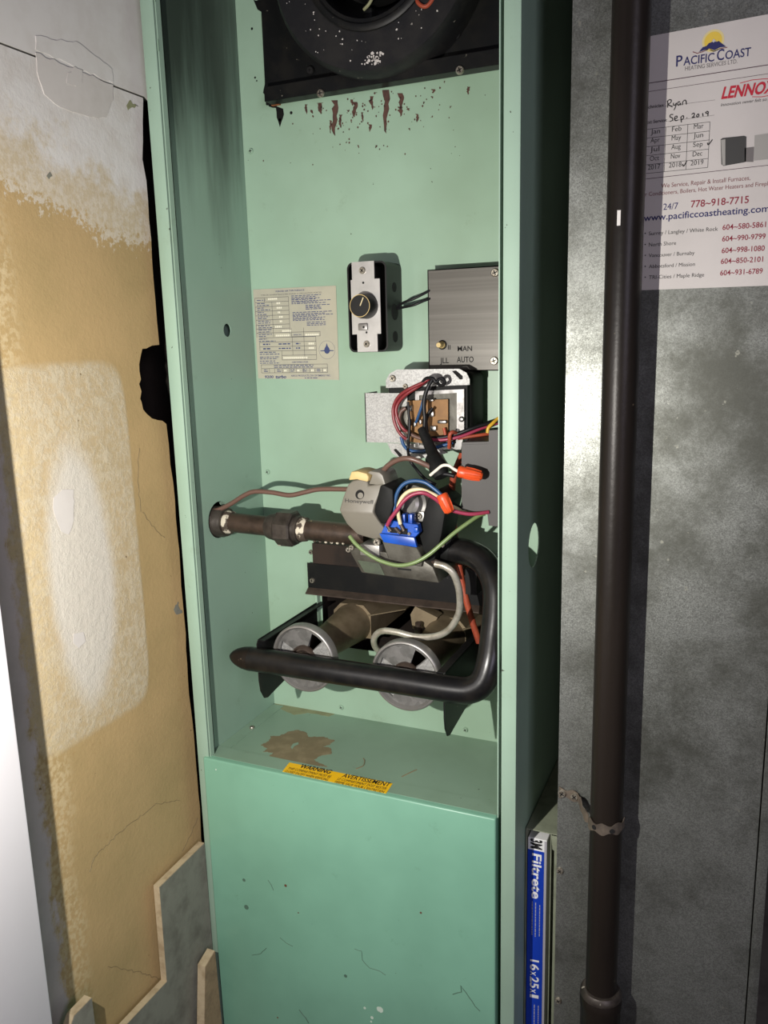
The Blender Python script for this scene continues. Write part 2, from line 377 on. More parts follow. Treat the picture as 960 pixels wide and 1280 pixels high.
blob('filler_lump', 'plaster_grey', [(-0.0155, -0.1879, 0.8852), (-0.0155, -0.1853, 0.8958), (-0.0155, -0.1721, 0.902), (-0.0155, -0.1563, 0.8992), (-0.0155, -0.1608, 0.8666), (-0.0155, -0.1697, 0.8526), (-0.0155, -0.1804, 0.8585)], 0.0002)
blob('filler_lump', 'plaster_grey', [(-0.0155, -0.1778, 0.743), (-0.0155, -0.1637, 0.7401), (-0.0155, -0.1617, 0.7281), (-0.0155, -0.1731, 0.7247), (-0.0155, -0.1803, 0.7338)], 0.0002)
blob('torn_paper', 'plaster_grey', [(-0.0152, -0.1072, 1.3223), (-0.0152, -0.0967, 1.3333), (-0.0152, -0.0841, 1.3335), (-0.0152, -0.0858, 1.3206), (-0.0152, -0.0958, 1.3151), (-0.0152, -0.1093, 1.3149)], 0.0004, 0.003, 0.0015)
blob('scrape', 'stain_light', [(-0.0157, -0.0179, 1.314), (-0.0157, -0.0102, 1.3216), (-0.0157, -0.0066, 1.3182), (-0.0157, 0.003, 1.3178), (-0.0157, -0.0084, 1.3144), (-0.0157, -0.0158, 1.3094)], 0.0001, 0.003, 0.0012)
blob('nail_dent', 'board_grey', [(-0.0155, -0.1495, 1.2189), (-0.0155, -0.1446, 1.2235), (-0.0155, -0.1419, 1.2201), (-0.0155, -0.1467, 1.2163)], 0.0003, 0.003, 0.0005)
blob('scrape', 'board_grey', [(-0.0157, -0.0064, 0.7164), (-0.0157, 0.0029, 0.7243), (-0.0157, 0.0051, 0.7149), (-0.0157, 0.0108, 0.7066), (-0.0157, -0.0024, 0.7086)], 0.0001, 0.003, 0.0015)
# long hairline scratches across the paper face
for path in ([(-0.0155, -0.1919, 0.4597), (-0.0155, -0.1825, 0.4722), (-0.0155, -0.1384, 0.4786), (-0.0155, -0.1098, 0.4778), (-0.0155, -0.0714, 0.4791), (-0.0155, -0.0249, 0.4565)],
             [(-0.0155, -0.0285, 0.3841), (-0.0155, -0.0055, 0.3989), (-0.0155, 0.0087, 0.4123)], [(-0.0155, -0.1795, 0.3252), (-0.0155, -0.1414, 0.2905), (-0.0155, -0.0966, 0.2405)],
             [(-0.0155, -0.0457, 0.9301), (-0.0155, -0.0534, 0.8928), (-0.0155, -0.0526, 0.8537)], [(-0.0155, -0.0498, 0.8531), (-0.0155, -0.0265, 0.8242), (-0.0155, -0.0124, 0.8128)]):
    mb = MB(); mb.tube(jag(path, 0.004, 0.0016), 0.00020, 5, smooth=False); obj('scratch', mb, 'stain', wl, 0)
# white door standing open against the wall
d1 = struct('door_1', MB().box((0.008, -1.05, 0.004), (0.048, -0.3205, 2.03), 0.0022), 'white_door', 40)
obj('jamb', MB().box((WX, -1.05, 0.004), (0.0075, -0.345, 2.05)), 'white_door', d1, 0)
obj('panel_moulding', MB().box((0.0475, -0.80, 0.10), (0.0495, -0.405, 0.55), 0.0008), 'white_door', d1, 0)

# scraps of board leaning in the corner
def scrap(name, label, pts, t, face, core, dy=0.0, rot=0.0):
    e = thing(name, label, 'board', (pts[0][0], pts[0][1], 0.0), 'scraps of board in the corner')
    f = [Vector(p) for p in pts]
    obj('board_core', MB().prism([tuple(p) for p in f], (-t, 0, 0)), core, e, 0)
    c = sum(f, Vector()) / len(f)
    obj('face_paper', MB().prism([tuple(p + (c - p) * 0.004 + Vector((0.0004, 0, 0))) for p in f], (0.0004, 0, 0)), face, e, 0)
    return e
b1 = [(0.0, y, z) for y, z in ((-0.001, 0.3835), (-0.097, 0.3805), (-0.099, 0.2440), (-0.30, 0.2495), (-0.31, 0.001), (-0.001, 0.001))]
s1 = scrap('board_scrap', 'large stepped grey board scrap leaning between the tan wall and the furnace', b1, 0.009, 'board_grey', 'board_core')
b2 = [(0.018, y, z) for y, z in ((-0.0195, 0.2345), (-0.0425, 0.2270), (-0.060, 0.10), (-0.062, 0.001), (-0.014, 0.001))]
scrap('board_scrap', 'narrow tan board offcut beside the lower left corner of the furnace', b2, 0.012, 'board_tan', 'board_core')
b3 = [(0.012, y, z) for y, z in ((-0.2355, 0.338), (-0.262, 0.3375), (-0.285, 0.31), (-0.287, 0.001), (-0.232, 0.001))]
scrap('board_scrap', 'small grey board scrap standing beside the white door', b3, 0.010, 'board_grey', 'board_core')

# ================================================================ furnace
FY = 0.177
fur = thing('furnace', 'mint green gas furnace with its upper door off, controls and burners exposed', 'furnace', (0.216, 0.35, 0.0))
H = 1.95
mb = MB(); mb.plate([[(0.0, 0.0, 0.004), (0.0, 0.72, 0.004), (0.0, 0.72, H), (0.0, 0.0, H)], circle((0.0, 0.067, 0.821), 0.0265, 28, 'yz'), circle((0.0, 0.113, 1.066), 0.0095, 20, 'yz')], (0.0012, 0, 0)); obj('side_panel', mb, 'green_jamb', fur, 0)
mb = MB(); mb.box((0.0, -0.0004, 0.004), (0.0176, 0.0016, H), 0.0007, 2); mb.box((0.0162, 0.0005, 0.004), (0.0176, 0.012, H)); obj('front_flange', mb, 'green_jamb', fur)
mb = MB(); mb.box((0.0189, 0.0012, 0.513), (0.0202, 0.0105, H)); mb.box((0.0108, 0.0092, 0.513), (0.0202, 0.0105, H)); obj('flange_lip', mb, 'green_jamb', fur, 0)
# left liner with the gas pipe hole
loop = [(0.012, 0.0105, 0.513), (0.012, FY, 0.513), (0.012, FY, H), (0.012, 0.0105, H)]
mb = MB(); mb.plate([loop, circle((0.012, 0.067, 0.821), 0.0245, 28, 'yz'), circle((0.012, 0.113, 1.066), 0.0085, 20, 'yz')], (-0.0012, 0, 0)); obj('inner_wall', mb, 'green_soot', fur, 0)
for dz in (1.42, 1.37):
    obj('slot', MB().box((0.0188, 0.0004, dz), (0.0206, 0.0014, dz + 0.012)), 'green_ledge', fur, 0)
# right side
loop = [(0.4324, 0.0, 0.004), (0.4324, 0.72, 0.004), (0.4324, 0.72, H), (0.4324, 0.0, H)]
mb = MB(); mb.plate([loop, circle((0.4324, 0.073, 0.817), 0.0255, 30, 'yz')], (-0.0012, 0, 0)); obj('side_panel', mb, 'green_jamb', fur, 0)
mb = MB(); mb.box((0.4158, -0.0004, 0.004), (0.4324, 0.0016, H), 0.0007, 2); mb.box((0.4158, 0.0005, 0.004), (0.4172, 0.012, H)); obj('front_flange', mb, 'green_jamb', fur)
mb = MB(); mb.box((0.4110, 0.0012, 0.513), (0.4122, 0.020, H)); mb.box((0.4122, 0.019, 0.513), (0.4310, 0.020, H)); obj('flange_lip', mb, 'green_jamb', fur, 0)
obj('top_panel', MB().box((0.0, 0.0, H), (0.4324, 0.72, H + 0.0012)), 'green_jamb', fur, 0)
obj('rear_panel', MB().box((0.0, 0.7188, 0.004), (0.4324, 0.72, H)), 'green_jamb', fur, 0)
# vestibule panel with the burner opening
mb = MB(); mb.plate([[(0.012, FY, 0.512), (0.431, FY, 0.512), (0.431, FY, 1.36), (0.012, FY, 1.36)], [(0.1010, FY, 0.6185), (0.396, FY, 0.6185), (0.396, FY, 0.715), (0.1010, FY, 0.715)]], (0, 0.0012, 0))
mb.box((0.012, FY, 1.36), (0.055, FY + 0.0012, H))
obj('vestibule_panel', mb, 'green_paint', fur, 0)
obj('firebox', MB().box((0.095, FY + 0.26, 0.605), (0.402, FY + 0.262, 0.76)).box((0.093, FY + 0.0015, 0.605), (0.095, FY + 0.262, 0.76)).box((0.402, FY + 0.0015, 0.605), (0.404, FY + 0.262, 0.76)).box((0.093, FY + 0.0015, 0.758), (0.404, FY + 0.262, 0.76)).box((0.093, FY + 0.0015, 0.603), (0.404, FY + 0.262, 0.605)), 'firebox', fur, 0)
# ledge over the blower compartment
led = obj('ledge', MB().box((0.0122, 0.0312, 0.5108), (0.4308, FY, 0.5124)), 'green_ledge', fur, 0)
obj('hem', MB().box((0.0122, 0.0312, 0.5124), (0.030, FY - 0.004, 0.5132)), 'green_ledge', led, 0)
def decal(name, mat, pts, vec, parent, step=0.004, amp=0.0008, axes=(0, 1)):
    return obj(name, MB().prism(jag(list(pts) + [pts[0]], step, amp, axes)[:-1], vec), mat, parent, 0)
ST = [(0.0632, 0.0554, 0.5124), (0.0681, 0.0688, 0.5124), (0.0619, 0.083, 0.5124), (0.0738, 0.0874, 0.5124), (0.0787, 0.1038, 0.5124), (0.0903, 0.1131, 0.5124), (0.1048, 0.1088, 0.5124), (0.1122, 0.0996, 0.5124), (0.1317, 0.107, 0.5124), (0.1523, 0.1031, 0.5124), (0.1506, 0.0886, 0.5124), (0.1449, 0.0819, 0.5124), (0.1573, 0.0821, 0.5124), (0.1649, 0.0673, 0.5124), (0.1547, 0.0591, 0.5124), (0.1511, 0.0448, 0.5124), (0.1758, 0.0355, 0.5124), (0.1504, 0.0299, 0.5124), (0.1254, 0.0308, 0.5124), (0.0903, 0.0323, 0.5124), (0.0906, 0.0434, 0.5124), (0.0762, 0.0401, 0.5124), (0.0775, 0.0495, 0.5124)]
decal('dirt_stain', 'stain', ST, (0, 0, 0.0002), led, 0.0022, 0.0011)
decal('dirt_stain', 'stain_light', [(0.0129, 0.1791, 0.5124), (0.0277, 0.1874, 0.5124), (0.0643, 0.187, 0.5124), (0.1171, 0.1822, 0.5124), (0.1104, 0.1664, 0.5124), (0.0755, 0.1666, 0.5124), (0.0604, 0.1529, 0.5124), (0.0313, 0.1636, 0.5124), (0.0204, 0.1623, 0.5124), (0.0224, 0.144, 0.5124), (0.0149, 0.152, 0.5124)], (0, 0, 0.0002), led, 0.004, 0.0010)
decal('bare_spot', 'green_ledge', [(0.1052, 0.0639, 0.5127), (0.1032, 0.0736, 0.5127), (0.1078, 0.08, 0.5127), (0.1109, 0.0752, 0.5127), (0.1081, 0.0682, 0.5127), (0.1099, 0.0599, 0.5127)], (0, 0, 0.0002), led, 0.003, 0.0004)
for path in ([(0.2128, 0.0432, 0.5127), (0.2154, 0.0478, 0.5127), (0.218, 0.0543, 0.5127), (0.2145, 0.0659, 0.5127), (0.2099, 0.0716, 0.5127)], [(0.2747, 0.0461, 0.5127), (0.2804, 0.0588, 0.5127), (0.2859, 0.0694, 0.5127)]):
    mb = MB(); mb.tube(path, 0.0007, 5); obj('scuff_mark', mb, 'stain', led, 0)
screw(led, (0.0254, 0.093, 0.5134), 0.0036, (0, 0, 1))
# screws and dimples of the vestibule panel
for p in [(0.0238, 0.1768, 1.2965), (0.0228, 0.1768, 0.8682), (0.1262, 0.1768, 0.525), (0.3158, 0.1768, 0.523)]: screw(fur, p, 0.0036, mat='green_paint')
# rust runs and flaked paint below the draft blower
def drip(px, zt, w, h):
    pts = [(px - w * .5, FY, zt), (px + w * .5, FY, zt - .0008)]
    n = 9; R_ = []; L_ = []
    for k in range(1, n):
        t = k / n; ww = w * (1.0 if t < 0.5 else 1.0 - (t - 0.5) * 1.5) * random.uniform(0.5, 1.15)
        ww2 = w * (1.0 if t < 0.5 else 1.0 - (t - 0.5) * 1.5) * random.uniform(0.4, 1.2); lean = w * 0.25 * math.sin(px * 900 + 3 * t)
        R_.append((px + ww * .5 + lean, FY, zt - h * t)); L_.append((px - ww2 * .5 + lean, FY, zt - h * t - random.uniform(0, h * .05)))
    return pts + R_ + [(px - w * 0.05, FY, zt - h)] + L_[::-1]
rm = MB()
for x, dz, w, h in [(0.1488, 0.0037, 0.009, 0.042), (0.2186, 0.0009, 0.009, 0.05), (0.1296, 0.0041, 0.007, 0.014), (0.1763, 0.0091, 0.007, 0.018), (0.2003, 0.0057, 0.005, 0.016), (0.2374, 0.007, 0.007, 0.018), (0.2371, 0.0221, 0.006, 0.012), (0.109, 0.0034, 0.004, 0.012), (0.157, 0.0214, 0.005, 0.016), (0.1868, 0.0223, 0.003, 0.012), (0.1961, 0.0372, 0.004, 0.009), (0.2587, 0.0329, 0.004, 0.01), (0.2796, 0.0081, 0.005, 0.005), (0.3243, 0.0114, 0.004, 0.009), (0.1422, 0.0262, 0.003, 0.016), (0.1731, 0.0059, 0.004, 0.008), (0.204, 0.0621, 0.003, 0.004), (0.18, 0.0595, 0.002, 0.004), (0.1167, 0.0109, 0.004, 0.005), (0.2682, 0.0207, 0.002, 0.003), (0.2485, 0.0254, 0.004, 0.003), (0.2784, 0.0158, 0.003, 0.003), (0.3014, 0.0293, 0.002, 0.003), (0.2491, 0.0479, 0.002, 0.003)]:
    rm.prism(drip(x, 1.347 - dz, w, h), (0, -0.0003, 0))
for k in range(110):
    x = random.gauss(0.19, 0.055); z = 1.345 - abs(random.gauss(0, 0.03)); r = random.uniform(.0004, .0012)
    rm.prism([(x + r * math.cos(a) * random.uniform(.7, 1.3), FY, z + r * math.sin(a) * random.uniform(.7, 1.6)) for a in (0, 1, 2.1, 3.1, 4.2, 5.2)], (0, -0.0003, 0))
rr = obj('rust_runs', rm, 'rust_drip', fur, 0); rr['kind'] = 'stuff'
FL = [jag([(0.0505, 0.177, 1.3891), (0.0495, 0.177, 1.3741), (0.0465, 0.177, 1.3649), (0.0532, 0.177, 1.3564), (0.0539, 0.177, 1.3477), (0.0644, 0.177, 1.3445), (0.065, 0.177, 1.3329), (0.067, 0.177, 1.3278), (0.069, 0.177, 1.3209), (0.0718, 0.177, 1.3273), (0.0758, 0.177, 1.3354), (0.075, 0.177, 1.3422), (0.0657, 0.177, 1.3462), (0.0658, 0.177, 1.3662), (0.0588, 0.177, 1.388)], 0.004, 0.0008, (0, 2)),
      jag([(0.0394, 0.177, 1.4748), (0.0523, 0.177, 1.4726), (0.0537, 0.177, 1.4577), (0.0445, 0.177, 1.4629)], 0.004, 0.001, (0, 2))]
for a, b, r in [(0.0348, 1.4422, 0.0016), (0.0357, 1.3845, 0.0013), (0.0379, 1.3804, 0.001), (0.0695, 1.3295, 0.002), (0.0865, 1.336, 0.002)]: FL.append(circle((a, FY, b), r, 8))
for f_ in FL: obj('flaked_paint', MB().prism(f_, (0, -0.0003, 0)), 'black_paint', fur, 0)


# rating label on the vestibule panel
lab = obj('rating_label', MB().prism([(0.0153, 0.1765, 1.1201), (0.1419, 0.1765, 1.1194), (0.1417, 0.1765, 0.9974), (0.0157, 0.1765, 1.0001)], (0, -0.0003, 0)), 'label_paper', fur, 0)
LX0, LX1, LZ0, LZ1 = 0.0150, 0.1415, 0.9985, 1.1195
def lp(a, b): return (LX0 + (LX1 - LX0) * (a - 60) / 840.0, FY - 0.0009, LZ1 - (LZ1 - LZ0) * (b - 70) / 930.0)   # label drawn on an 840 x 930 grid
def bar(mb, a0, b0, a1, b1, w=0.0005):
    p, q = lp(a0, b0), lp(a1, b1)
    if abs(q[0] - p[0]) > abs(q[2] - p[2]): mb.quad([(p[0], p[1], p[2] - w / 2), (q[0], q[1], q[2] - w / 2), (q[0], q[1], q[2] + w / 2), (p[0], p[1], p[2] + w / 2)])
    else: mb.quad([(p[0] - w / 2, p[1], p[2]), (p[0] + w / 2, p[1], p[2]), (q[0] + w / 2, q[1], q[2]), (q[0] - w / 2, q[1], q[2])])
obj('silver_band', MB().quad([(p[0], p[1] + 0.0002, p[2]) for p in (lp(250, 700), lp(570, 700), lp(570, 560), lp(250, 560))]), 'label_silver', lab, 0)
gm = MB()
for b in (155, 200, 246, 292, 336, 380, 430, 472, 515): bar(gm, 75, b, 425, b)
for a, b0, b1 in ((75, 155, 560), (175, 155, 200), (252, 200, 560), (425, 155, 560), (440, 472, 560), (565, 472, 800), (730, 515, 560), (685, 565, 795), (330, 700, 795), (445, 565, 750), (105, 845, 930), (790, 845, 930), (190, 885, 930), (245, 885, 930), (330, 885, 930), (400, 885, 930), (475, 885, 930), (545, 885, 930), (610, 885, 930), (665, 885, 930), (740, 885, 930), (100, 610, 700)): bar(gm, a, b0, a, b1)
for a0, a1, b in ((440, 730, 515), (440, 730, 560), (100, 685, 565), (100, 685, 612), (100, 685, 658), (105, 685, 702), (330, 685, 750), (330, 685, 797), (105, 790, 845), (105, 790, 885), (105, 790, 930)): bar(gm, a0, b, a1, b)
obj('printed_grid', gm, 'ink_dark', lab, 0)
fmb = MB()
def rule_words(a0, a1, b, w):
    a = a0
    while a < a1:
        l = random.uniform(14, 46); bar(fmb, a, b, min(a + l, a1), b, w); a += l + 9
for b in (150, 165, 180, 190, 205, 216, 229): rule_words(455, random.uniform(690, 860), b, 0.0009)
for b in (250, 263, 275, 288): rule_words(595, random.uniform(740, 850), b, 0.0009)
for b in (317, 333, 346, 358, 372, 385, 397): rule_words(460, random.uniform(700, 870), b, 0.0009)
for b in (420, 436, 450): rule_words(600, 790, b, 0.0009)
for b in (178, 212, 232, 258, 278, 304, 324, 348, 366, 392, 412, 440, 460, 482, 504, 530, 550, 578, 600, 715, 735, 764, 782, 806, 828): rule_words(95, random.uniform(160, 245) if b < 600 else random.uniform(230, 320), b, 0.0010)
for b in (632, 678): rule_words(135, 210, b, 0.0018); rule_words(300, 425, b, 0.0016); rule_words(480, 525, b, 0.0018)
for b in (855, 873): rule_words(240, 650, b, 0.0010)
for a in (130, 270, 410, 535, 680): rule_words(a, a + 45, 898, 0.001); rule_words(a, a + 45, 915, 0.001)
rule_words(555, 690, 985, 0.001)
fo = obj('fine_print', fmb, 'ink_blue', lab, 0); fo['kind'] = 'stuff'
pm = MB()
for a, b, w in ((215, 170, 85), (300, 215, 30), (300, 262, 55), (310, 308, 20), (320, 355, 30), (325, 400, 25), (275, 455, 70), (345, 500, 85), (275, 545, 150), (580, 545, 140), (610, 635, 45), (610, 680, 45), (345, 776, 250), (345, 908, 25), (480, 908, 25), (625, 908, 25), (750, 908, 25)):
    k = a
    while k < a + w: bar(pm, k, b, k + 9, b, 0.0024); k += 14
sfo = obj('stamped_figures', pm, 'ink_pale', lab, 0); sfo['kind'] = 'stuff'
write('printed_text', 'FORCED AIR TYPE FURNACE', lp(298, 104), lp(590, 104), 0.0019, 'ink_blue', lab, bold=2)
write('printed_text', 'TYPE DE GENERATEUR D\'AIR CHAUD A CIRCULATION FORCEE', lp(140, 135), lp(760, 135), 0.0017, 'ink_dark', lab)
write('printed_text', 'CERTIFIED FOR', lp(430, 828), lp(598, 828), 0.0017, 'ink_blue', lab, bold=2)
write('printed_text', '9200', lp(135, 985), lp(228, 985), 0.0035, 'ink_blue', lab, 0.1, 2)
write('printed_text', 'turbo', lp(248, 987), lp(362, 987), 0.0042, 'ink_blue', lab, 0.2, 3)
write('printed_text', 'AIRCO PRODUCTS, DIV OF EMERGY INC.', lp(415, 970), lp(820, 970), 0.0022, 'ink_blue', lab, bold=1)
write('printed_text', 'SERIAL NO.', lp(460, 548), lp(545, 548), 0.0017, 'ink_blue', lab, bold=1)
em = MB(); c = lp(792, 703); n = 40
for k in range(n):
    a0, a1 = 2 * math.pi * k / n, 2 * math.pi * (k + 1) / n; r0, r1 = 0.0118, 0.0121
    em.quad([(c[0] + r0 * math.cos(a0), c[1], c[2] + r0 * math.sin(a0)), (c[0] + r1 * math.cos(a0), c[1], c[2] + r1 * math.sin(a0)), (c[0] + r1 * math.cos(a1), c[1], c[2] + r1 * math.sin(a1)), (c[0] + r0 * math.cos(a1), c[1], c[2] + r0 * math.sin(a1))])
em.plate([[(c[0] + a, c[1], c[2] + b) for a, b in ((0, .0090), (.0014, .0050), (.0034, .0022), (.0042, -.0002), (.0100, -.0006), (.0100, -.0016), (.0042, -.0016), (.0030, -.0040), (0, -.0052), (-.0030, -.0040), (-.0042, -.0016), (-.0100, -.0016), (-.0100, -.0006), (-.0042, -.0002), (-.0034, .0022), (-.0014, .0050))]], None)
obj('emblem', em, 'ink_blue', lab, 0)

# lower front door with the yellow warning strip
door = thing('furnace_door', 'lower mint green furnace door with yellow bilingual warning sticker on its top edge', 'door', (0.211, 0.0, 0.01))
mb = MB(); mb.box((0.0110, -0.0045, 0.012), (0.4105, 0.0300, 0.5140), 0.0022, 3); obj('door_panel', mb, 'green_door', door)
obj('top_hem', MB().box((0.0125, 0.0040, 0.5140), (0.4095, 0.0296, 0.5143)), 'green_ledge', door, 0)
stk = obj('warning_sticker', MB().prism([(0.1262, 0.024, 0.5144), (0.1294, 0.0007, 0.5144), (0.2733, 0.0003, 0.5144), (0.2718, 0.0243, 0.5144)], (0, 0, 0.0003)), 'sticker_yellow', door, 0)
SZ = 0.5150
def top_text(s, p0, p1, y, h, bold=0): write('printed_text', s, (p0[0], y, SZ), (p1[0], y, SZ), h, 'print_black', stk, 0.0, bold, (1, 0, 0), (0, 1, 0))
A0, A1, B0, B1 = [(0.1447, 0.013, 0.515), (0.1885, 0.0127, 0.515), (0.2061, 0.0133, 0.515), (0.2702, 0.0136, 0.515)]
top_text('WARNING', A0, A1, 0.0165, 0.0095, 2); top_text('AVERTISSEMENT', B0, B1, 0.0150, 0.0095, 1)
A2, A3, B2, B3 = [(0.1324, 0.0018, 0.515), (0.1938, 0.0024, 0.515), (0.2039, 0.0022, 0.515), (0.27, 0.0018, 0.515)]
top_text('THIS COMPARTMENT MUST BE', A2, A3, 0.0078, 0.0055); top_text('CLOSED EXCEPT WHEN SERVICING', A2, A3, 0.0000, 0.0055)
top_text('LE COMPARTIMENT DOIT RESTER', B2, B3, 0.0070, 0.0055); top_text('FERME SAUF POUR L\'ENTRETIEN', B2, B3, -0.0005, 0.0055)
for path, m, r in (([(0.2254, -0.0046, 0.2894), (0.2355, -0.0046, 0.289), (0.2362, -0.0046, 0.2764), (0.246, -0.0046, 0.2678), (0.2605, -0.0046, 0.2677), (0.2681, -0.0046, 0.2643)], 'scuff', .0004), ([(0.3574, -0.0046, 0.2662), (0.3687, -0.0046, 0.2733), (0.3678, -0.0046, 0.282), (0.3778, -0.0046, 0.2696), (0.3858, -0.0046, 0.2589), (0.3918, -0.0046, 0.2542)], 'scuff', .0006),
                   ([(0.1015, -0.0046, 0.3555), (0.106, -0.0046, 0.3496), (0.1092, -0.0046, 0.3421)], 'scuff', .0004), ([(0.1149, -0.0046, 0.2727), (0.1244, -0.0046, 0.2671), (0.134, -0.0046, 0.2651)], 'scuff', .0004), ([(0.0684, -0.0046, 0.2314), (0.0828, -0.0046, 0.2383), (0.0924, -0.0046, 0.25)], 'scuff', .0004), ([(0.1386, -0.0046, 0.169), (0.148, -0.0046, 0.1597), (0.1525, -0.0046, 0.1525)], 'scuff', .0007)):
    mb = MB(); mb.tube(jag(path, 0.005, 0.0006, (0, 2)), r, 5, smooth=False); obj('scuff_mark', mb, m, door, 0)
for px_, r, m in (((0.1281, -0.0046, 0.3543), .0020, 'rust'), ((0.0645, -0.0046, 0.3045), .0036, 'scuff'), ((0.0635, -0.0046, 0.3455), .0024, 'scuff'), ((0.3175, -0.0046, 0.3677), .0014, 'rust'), ((0.2111, -0.0046, 0.2447), .0024, 'scuff'), ((0.2588, -0.0046, 0.2105), .0045, 'chip_white'), ((0.2372, -0.0046, 0.2055), .0018, 'chip_white'), ((0.2471, -0.0046, 0.1944), .0022, 'chip_white'), ((0.2457, -0.0046, 0.1879), .0014, 'chip_white'), ((0.031, -0.0046, 0.5004), .0010, 'chip_white'), ((0.1036, -0.0046, 0.1442), .0012, 'rust'), ((0.1453, -0.0046, 0.3189), .0010, 'rust')):
    decal('chip', m, circle(px_, r, 9), (0, -0.0002, 0), door, 0.0015, r * 0.3, (0, 2))

# ================================================================ draft blower at the top of the vestibule
bl = thing('draft_blower', 'black draft blower with round flecked housing at the top of the furnace opening', 'blower', (0.22, FY, 1.35))
mb = MB(); mb.box((0.0515, FY - 0.003, 1.349), (0.4300, FY - 0.0002, 1.70)); obj('mounting_plate', mb, 'black_paint', bl, 0)
mb = MB(); mb.box((0.0615, FY - 0.022, 1.3475), (0.4290, FY - 0.003, 1.3490)); mb.box((0.0615, FY - 0.0225, 1.3475), (0.4290, FY - 0.0210, 1.3640)); obj('bottom_flange', mb, 'black_paint', bl, 0)
obj('rust_edge', MB().box((0.0600, FY - 0.004, 1.3468), (0.0720, FY - 0.0002, 1.3600)), 'rust_edge', bl, 0)
for p in [(0.1419, 0.154, 1.3462), (0.3213, 0.154, 1.3474)]: screw(bl, p, 0.0050)
BC = (0.2230, 1.4790)
mb = MB(); mb.lathe((BC[0], FY - 0.003, BC[1]), (0, -1, 0), [(0.128, 0), (0.128, 0.040), (0.123, 0.046)], 56, cap=False); obj('volute', mb, 'black_housing', bl, 40)
# front plate of the housing with the motor opening
mb = MB(); mb.plate([circle((BC[0], FY - 0.0475, BC[1]), 0.1235, 56), circle((BC[0], FY - 0.0475, BC[1]), 0.070, 48)], (0, -0.0015, 0)); obj('front_plate', mb, 'black_housing', bl, 0)
mb = MB(); mb.lathe((BC[0], FY - 0.049, BC[1]), (0, -1, 0), [(0.083, 0), (0.083, 0.003), (0.080, 0.005), (0.076, 0.005), (0.074, 0.003), (0.070, 0.003), (0.070, -0.03)], 56, cap=False); obj('rim', mb, 'black_paint', bl, 40)
mb = MB(); mb.lathe((BC[0], FY - 0.012, BC[1]), (0, -1, 0), [(0.046, 0), (0.046, 0.03), (0.040, 0.034), (0.012, 0.036), (0.012, 0.045)], 36); obj('motor', mb, 'black_side', bl, 40)
for k in range(6):
    a = k * math.pi / 3 + 0.3; q = (BC[0] + 0.058 * math.cos(a), FY - 0.030, BC[1] + 0.058 * math.sin(a))
    mb = MB(); mb.box((q[0] - 0.006, q[1], q[2] - 0.006), (q[0] + 0.006, q[1] + 0.022, q[2] + 0.006), 0.002); obj('motor_bracket', mb, 'black_side', bl)
dm = MB()
for k in range(70):
    if k < 26: a = -1.57 + random.gauss(0.02, 0.05); r = 0.112 + random.gauss(0, .003)
    else: a = random.uniform(-2.9, -0.3); r = random.uniform(0.086, 0.120)
    s = random.uniform(.0005, .0016) * (1.3 if k < 26 else 0.7); c = (BC[0] + r * math.cos(a), FY - 0.0491, BC[1] + r * math.sin(a))
    dm.prism([(c[0] + s * math.cos(t) * random.uniform(.6, 1.3), c[1], c[2] + s * math.sin(t) * random.uniform(.6, 1.3)) for t in (0, 1.1, 2.2, 3.2, 4.2, 5.3)], (0, -0.0003, 0))
do = obj('dust_flecks', dm, 'plaster_grey', bl, 0); do['kind'] = 'stuff'
screw(bl, (0.3107, 0.172, 1.3925), 0.006, mat='black_housing', name='bolt')
screw(bl, (0.1193, 0.172, 1.3801), 0.005, mat='black_housing', name='bolt')
for nm, lbl, path, m, r in (('wire', 'orange wire inside the blower motor opening', [(0.2773, 0.13, 1.4263), (0.2825, 0.126, 1.4145), (0.2919, 0.126, 1.4097), (0.3019, 0.13, 1.4205)], 'orange_cable', .0022),
                            ('wire', 'cream wire inside the blower motor opening', [(0.2296, 0.13, 1.4377), (0.223, 0.126, 1.4244), (0.214, 0.13, 1.4205)], 'stain_light', .0018)):
    mb = MB(); mb.tube(path, r, 8); tag(obj(nm, mb, m), lbl, 'wire')

# ================================================================ fan speed dial
dl = thing('fan_speed_dial', 'black speed control box with silver strap and round black knob', 'dial control', (0.208, FY, 1.03))
X0, X1, Z0, Z1 = 0.1816, 0.2345, 1.0340, 1.1425
YF = 0.1290
# open black box: back, sides with rounded corners
def rrect(x0, x1, z0, z1, r, y, n=6):
    out = []
    for cx, cz, a0 in ((x1 - r, z1 - r, 0), (x0 + r, z1 - r, 90), (x0 + r, z0 + r, 180), (x1 - r, z0 + r, 270)):
        for k in range(n + 1):
            a = math.radians(a0 + 90 * k / n); out.append((cx + r * math.cos(a), y, cz + r * math.sin(a)))
    return out
mb = MB(); mb.plate([rrect(X0, X1, Z0, Z1, 0.008, YF), rrect(X0 + .002, X1 - .002, Z0 + .002, Z1 - .002, 0.0065, YF)], (0, FY - YF - 0.0005, 0)); mb.plate([rrect(X0 + .002, X1 - .002, Z0 + .002, Z1 - .002, 0.0065, FY - 0.004)], (0, 0.002, 0)); obj('box', mb, 'black_plastic', dl, 30)
for zz, rz in ((1.082, 0.010), (1.112, 0.006), (1.052, 0.007)):
    mb = MB(); mb.lathe((X1 + 0.0001, 0.153, zz), (1, 0, 0), [(rz, 0), (rz * 0.95, 0.0005)], 20); obj('knockout', mb, 'dark_void', dl)
SX0, SX1 = 0.1922, 0.2270
st = [(0.1895, 1.1425), (0.2195, 1.1425), (0.2195, 1.1215), (0.2265, 1.1215), (0.2265, 1.0560), (0.2215, 1.0560), (0.2215, 1.0345), (0.1940, 1.0345), (0.1940, 1.0560), (0.1875, 1.0560), (0.1875, 1.1215), (0.1895, 1.1215)]
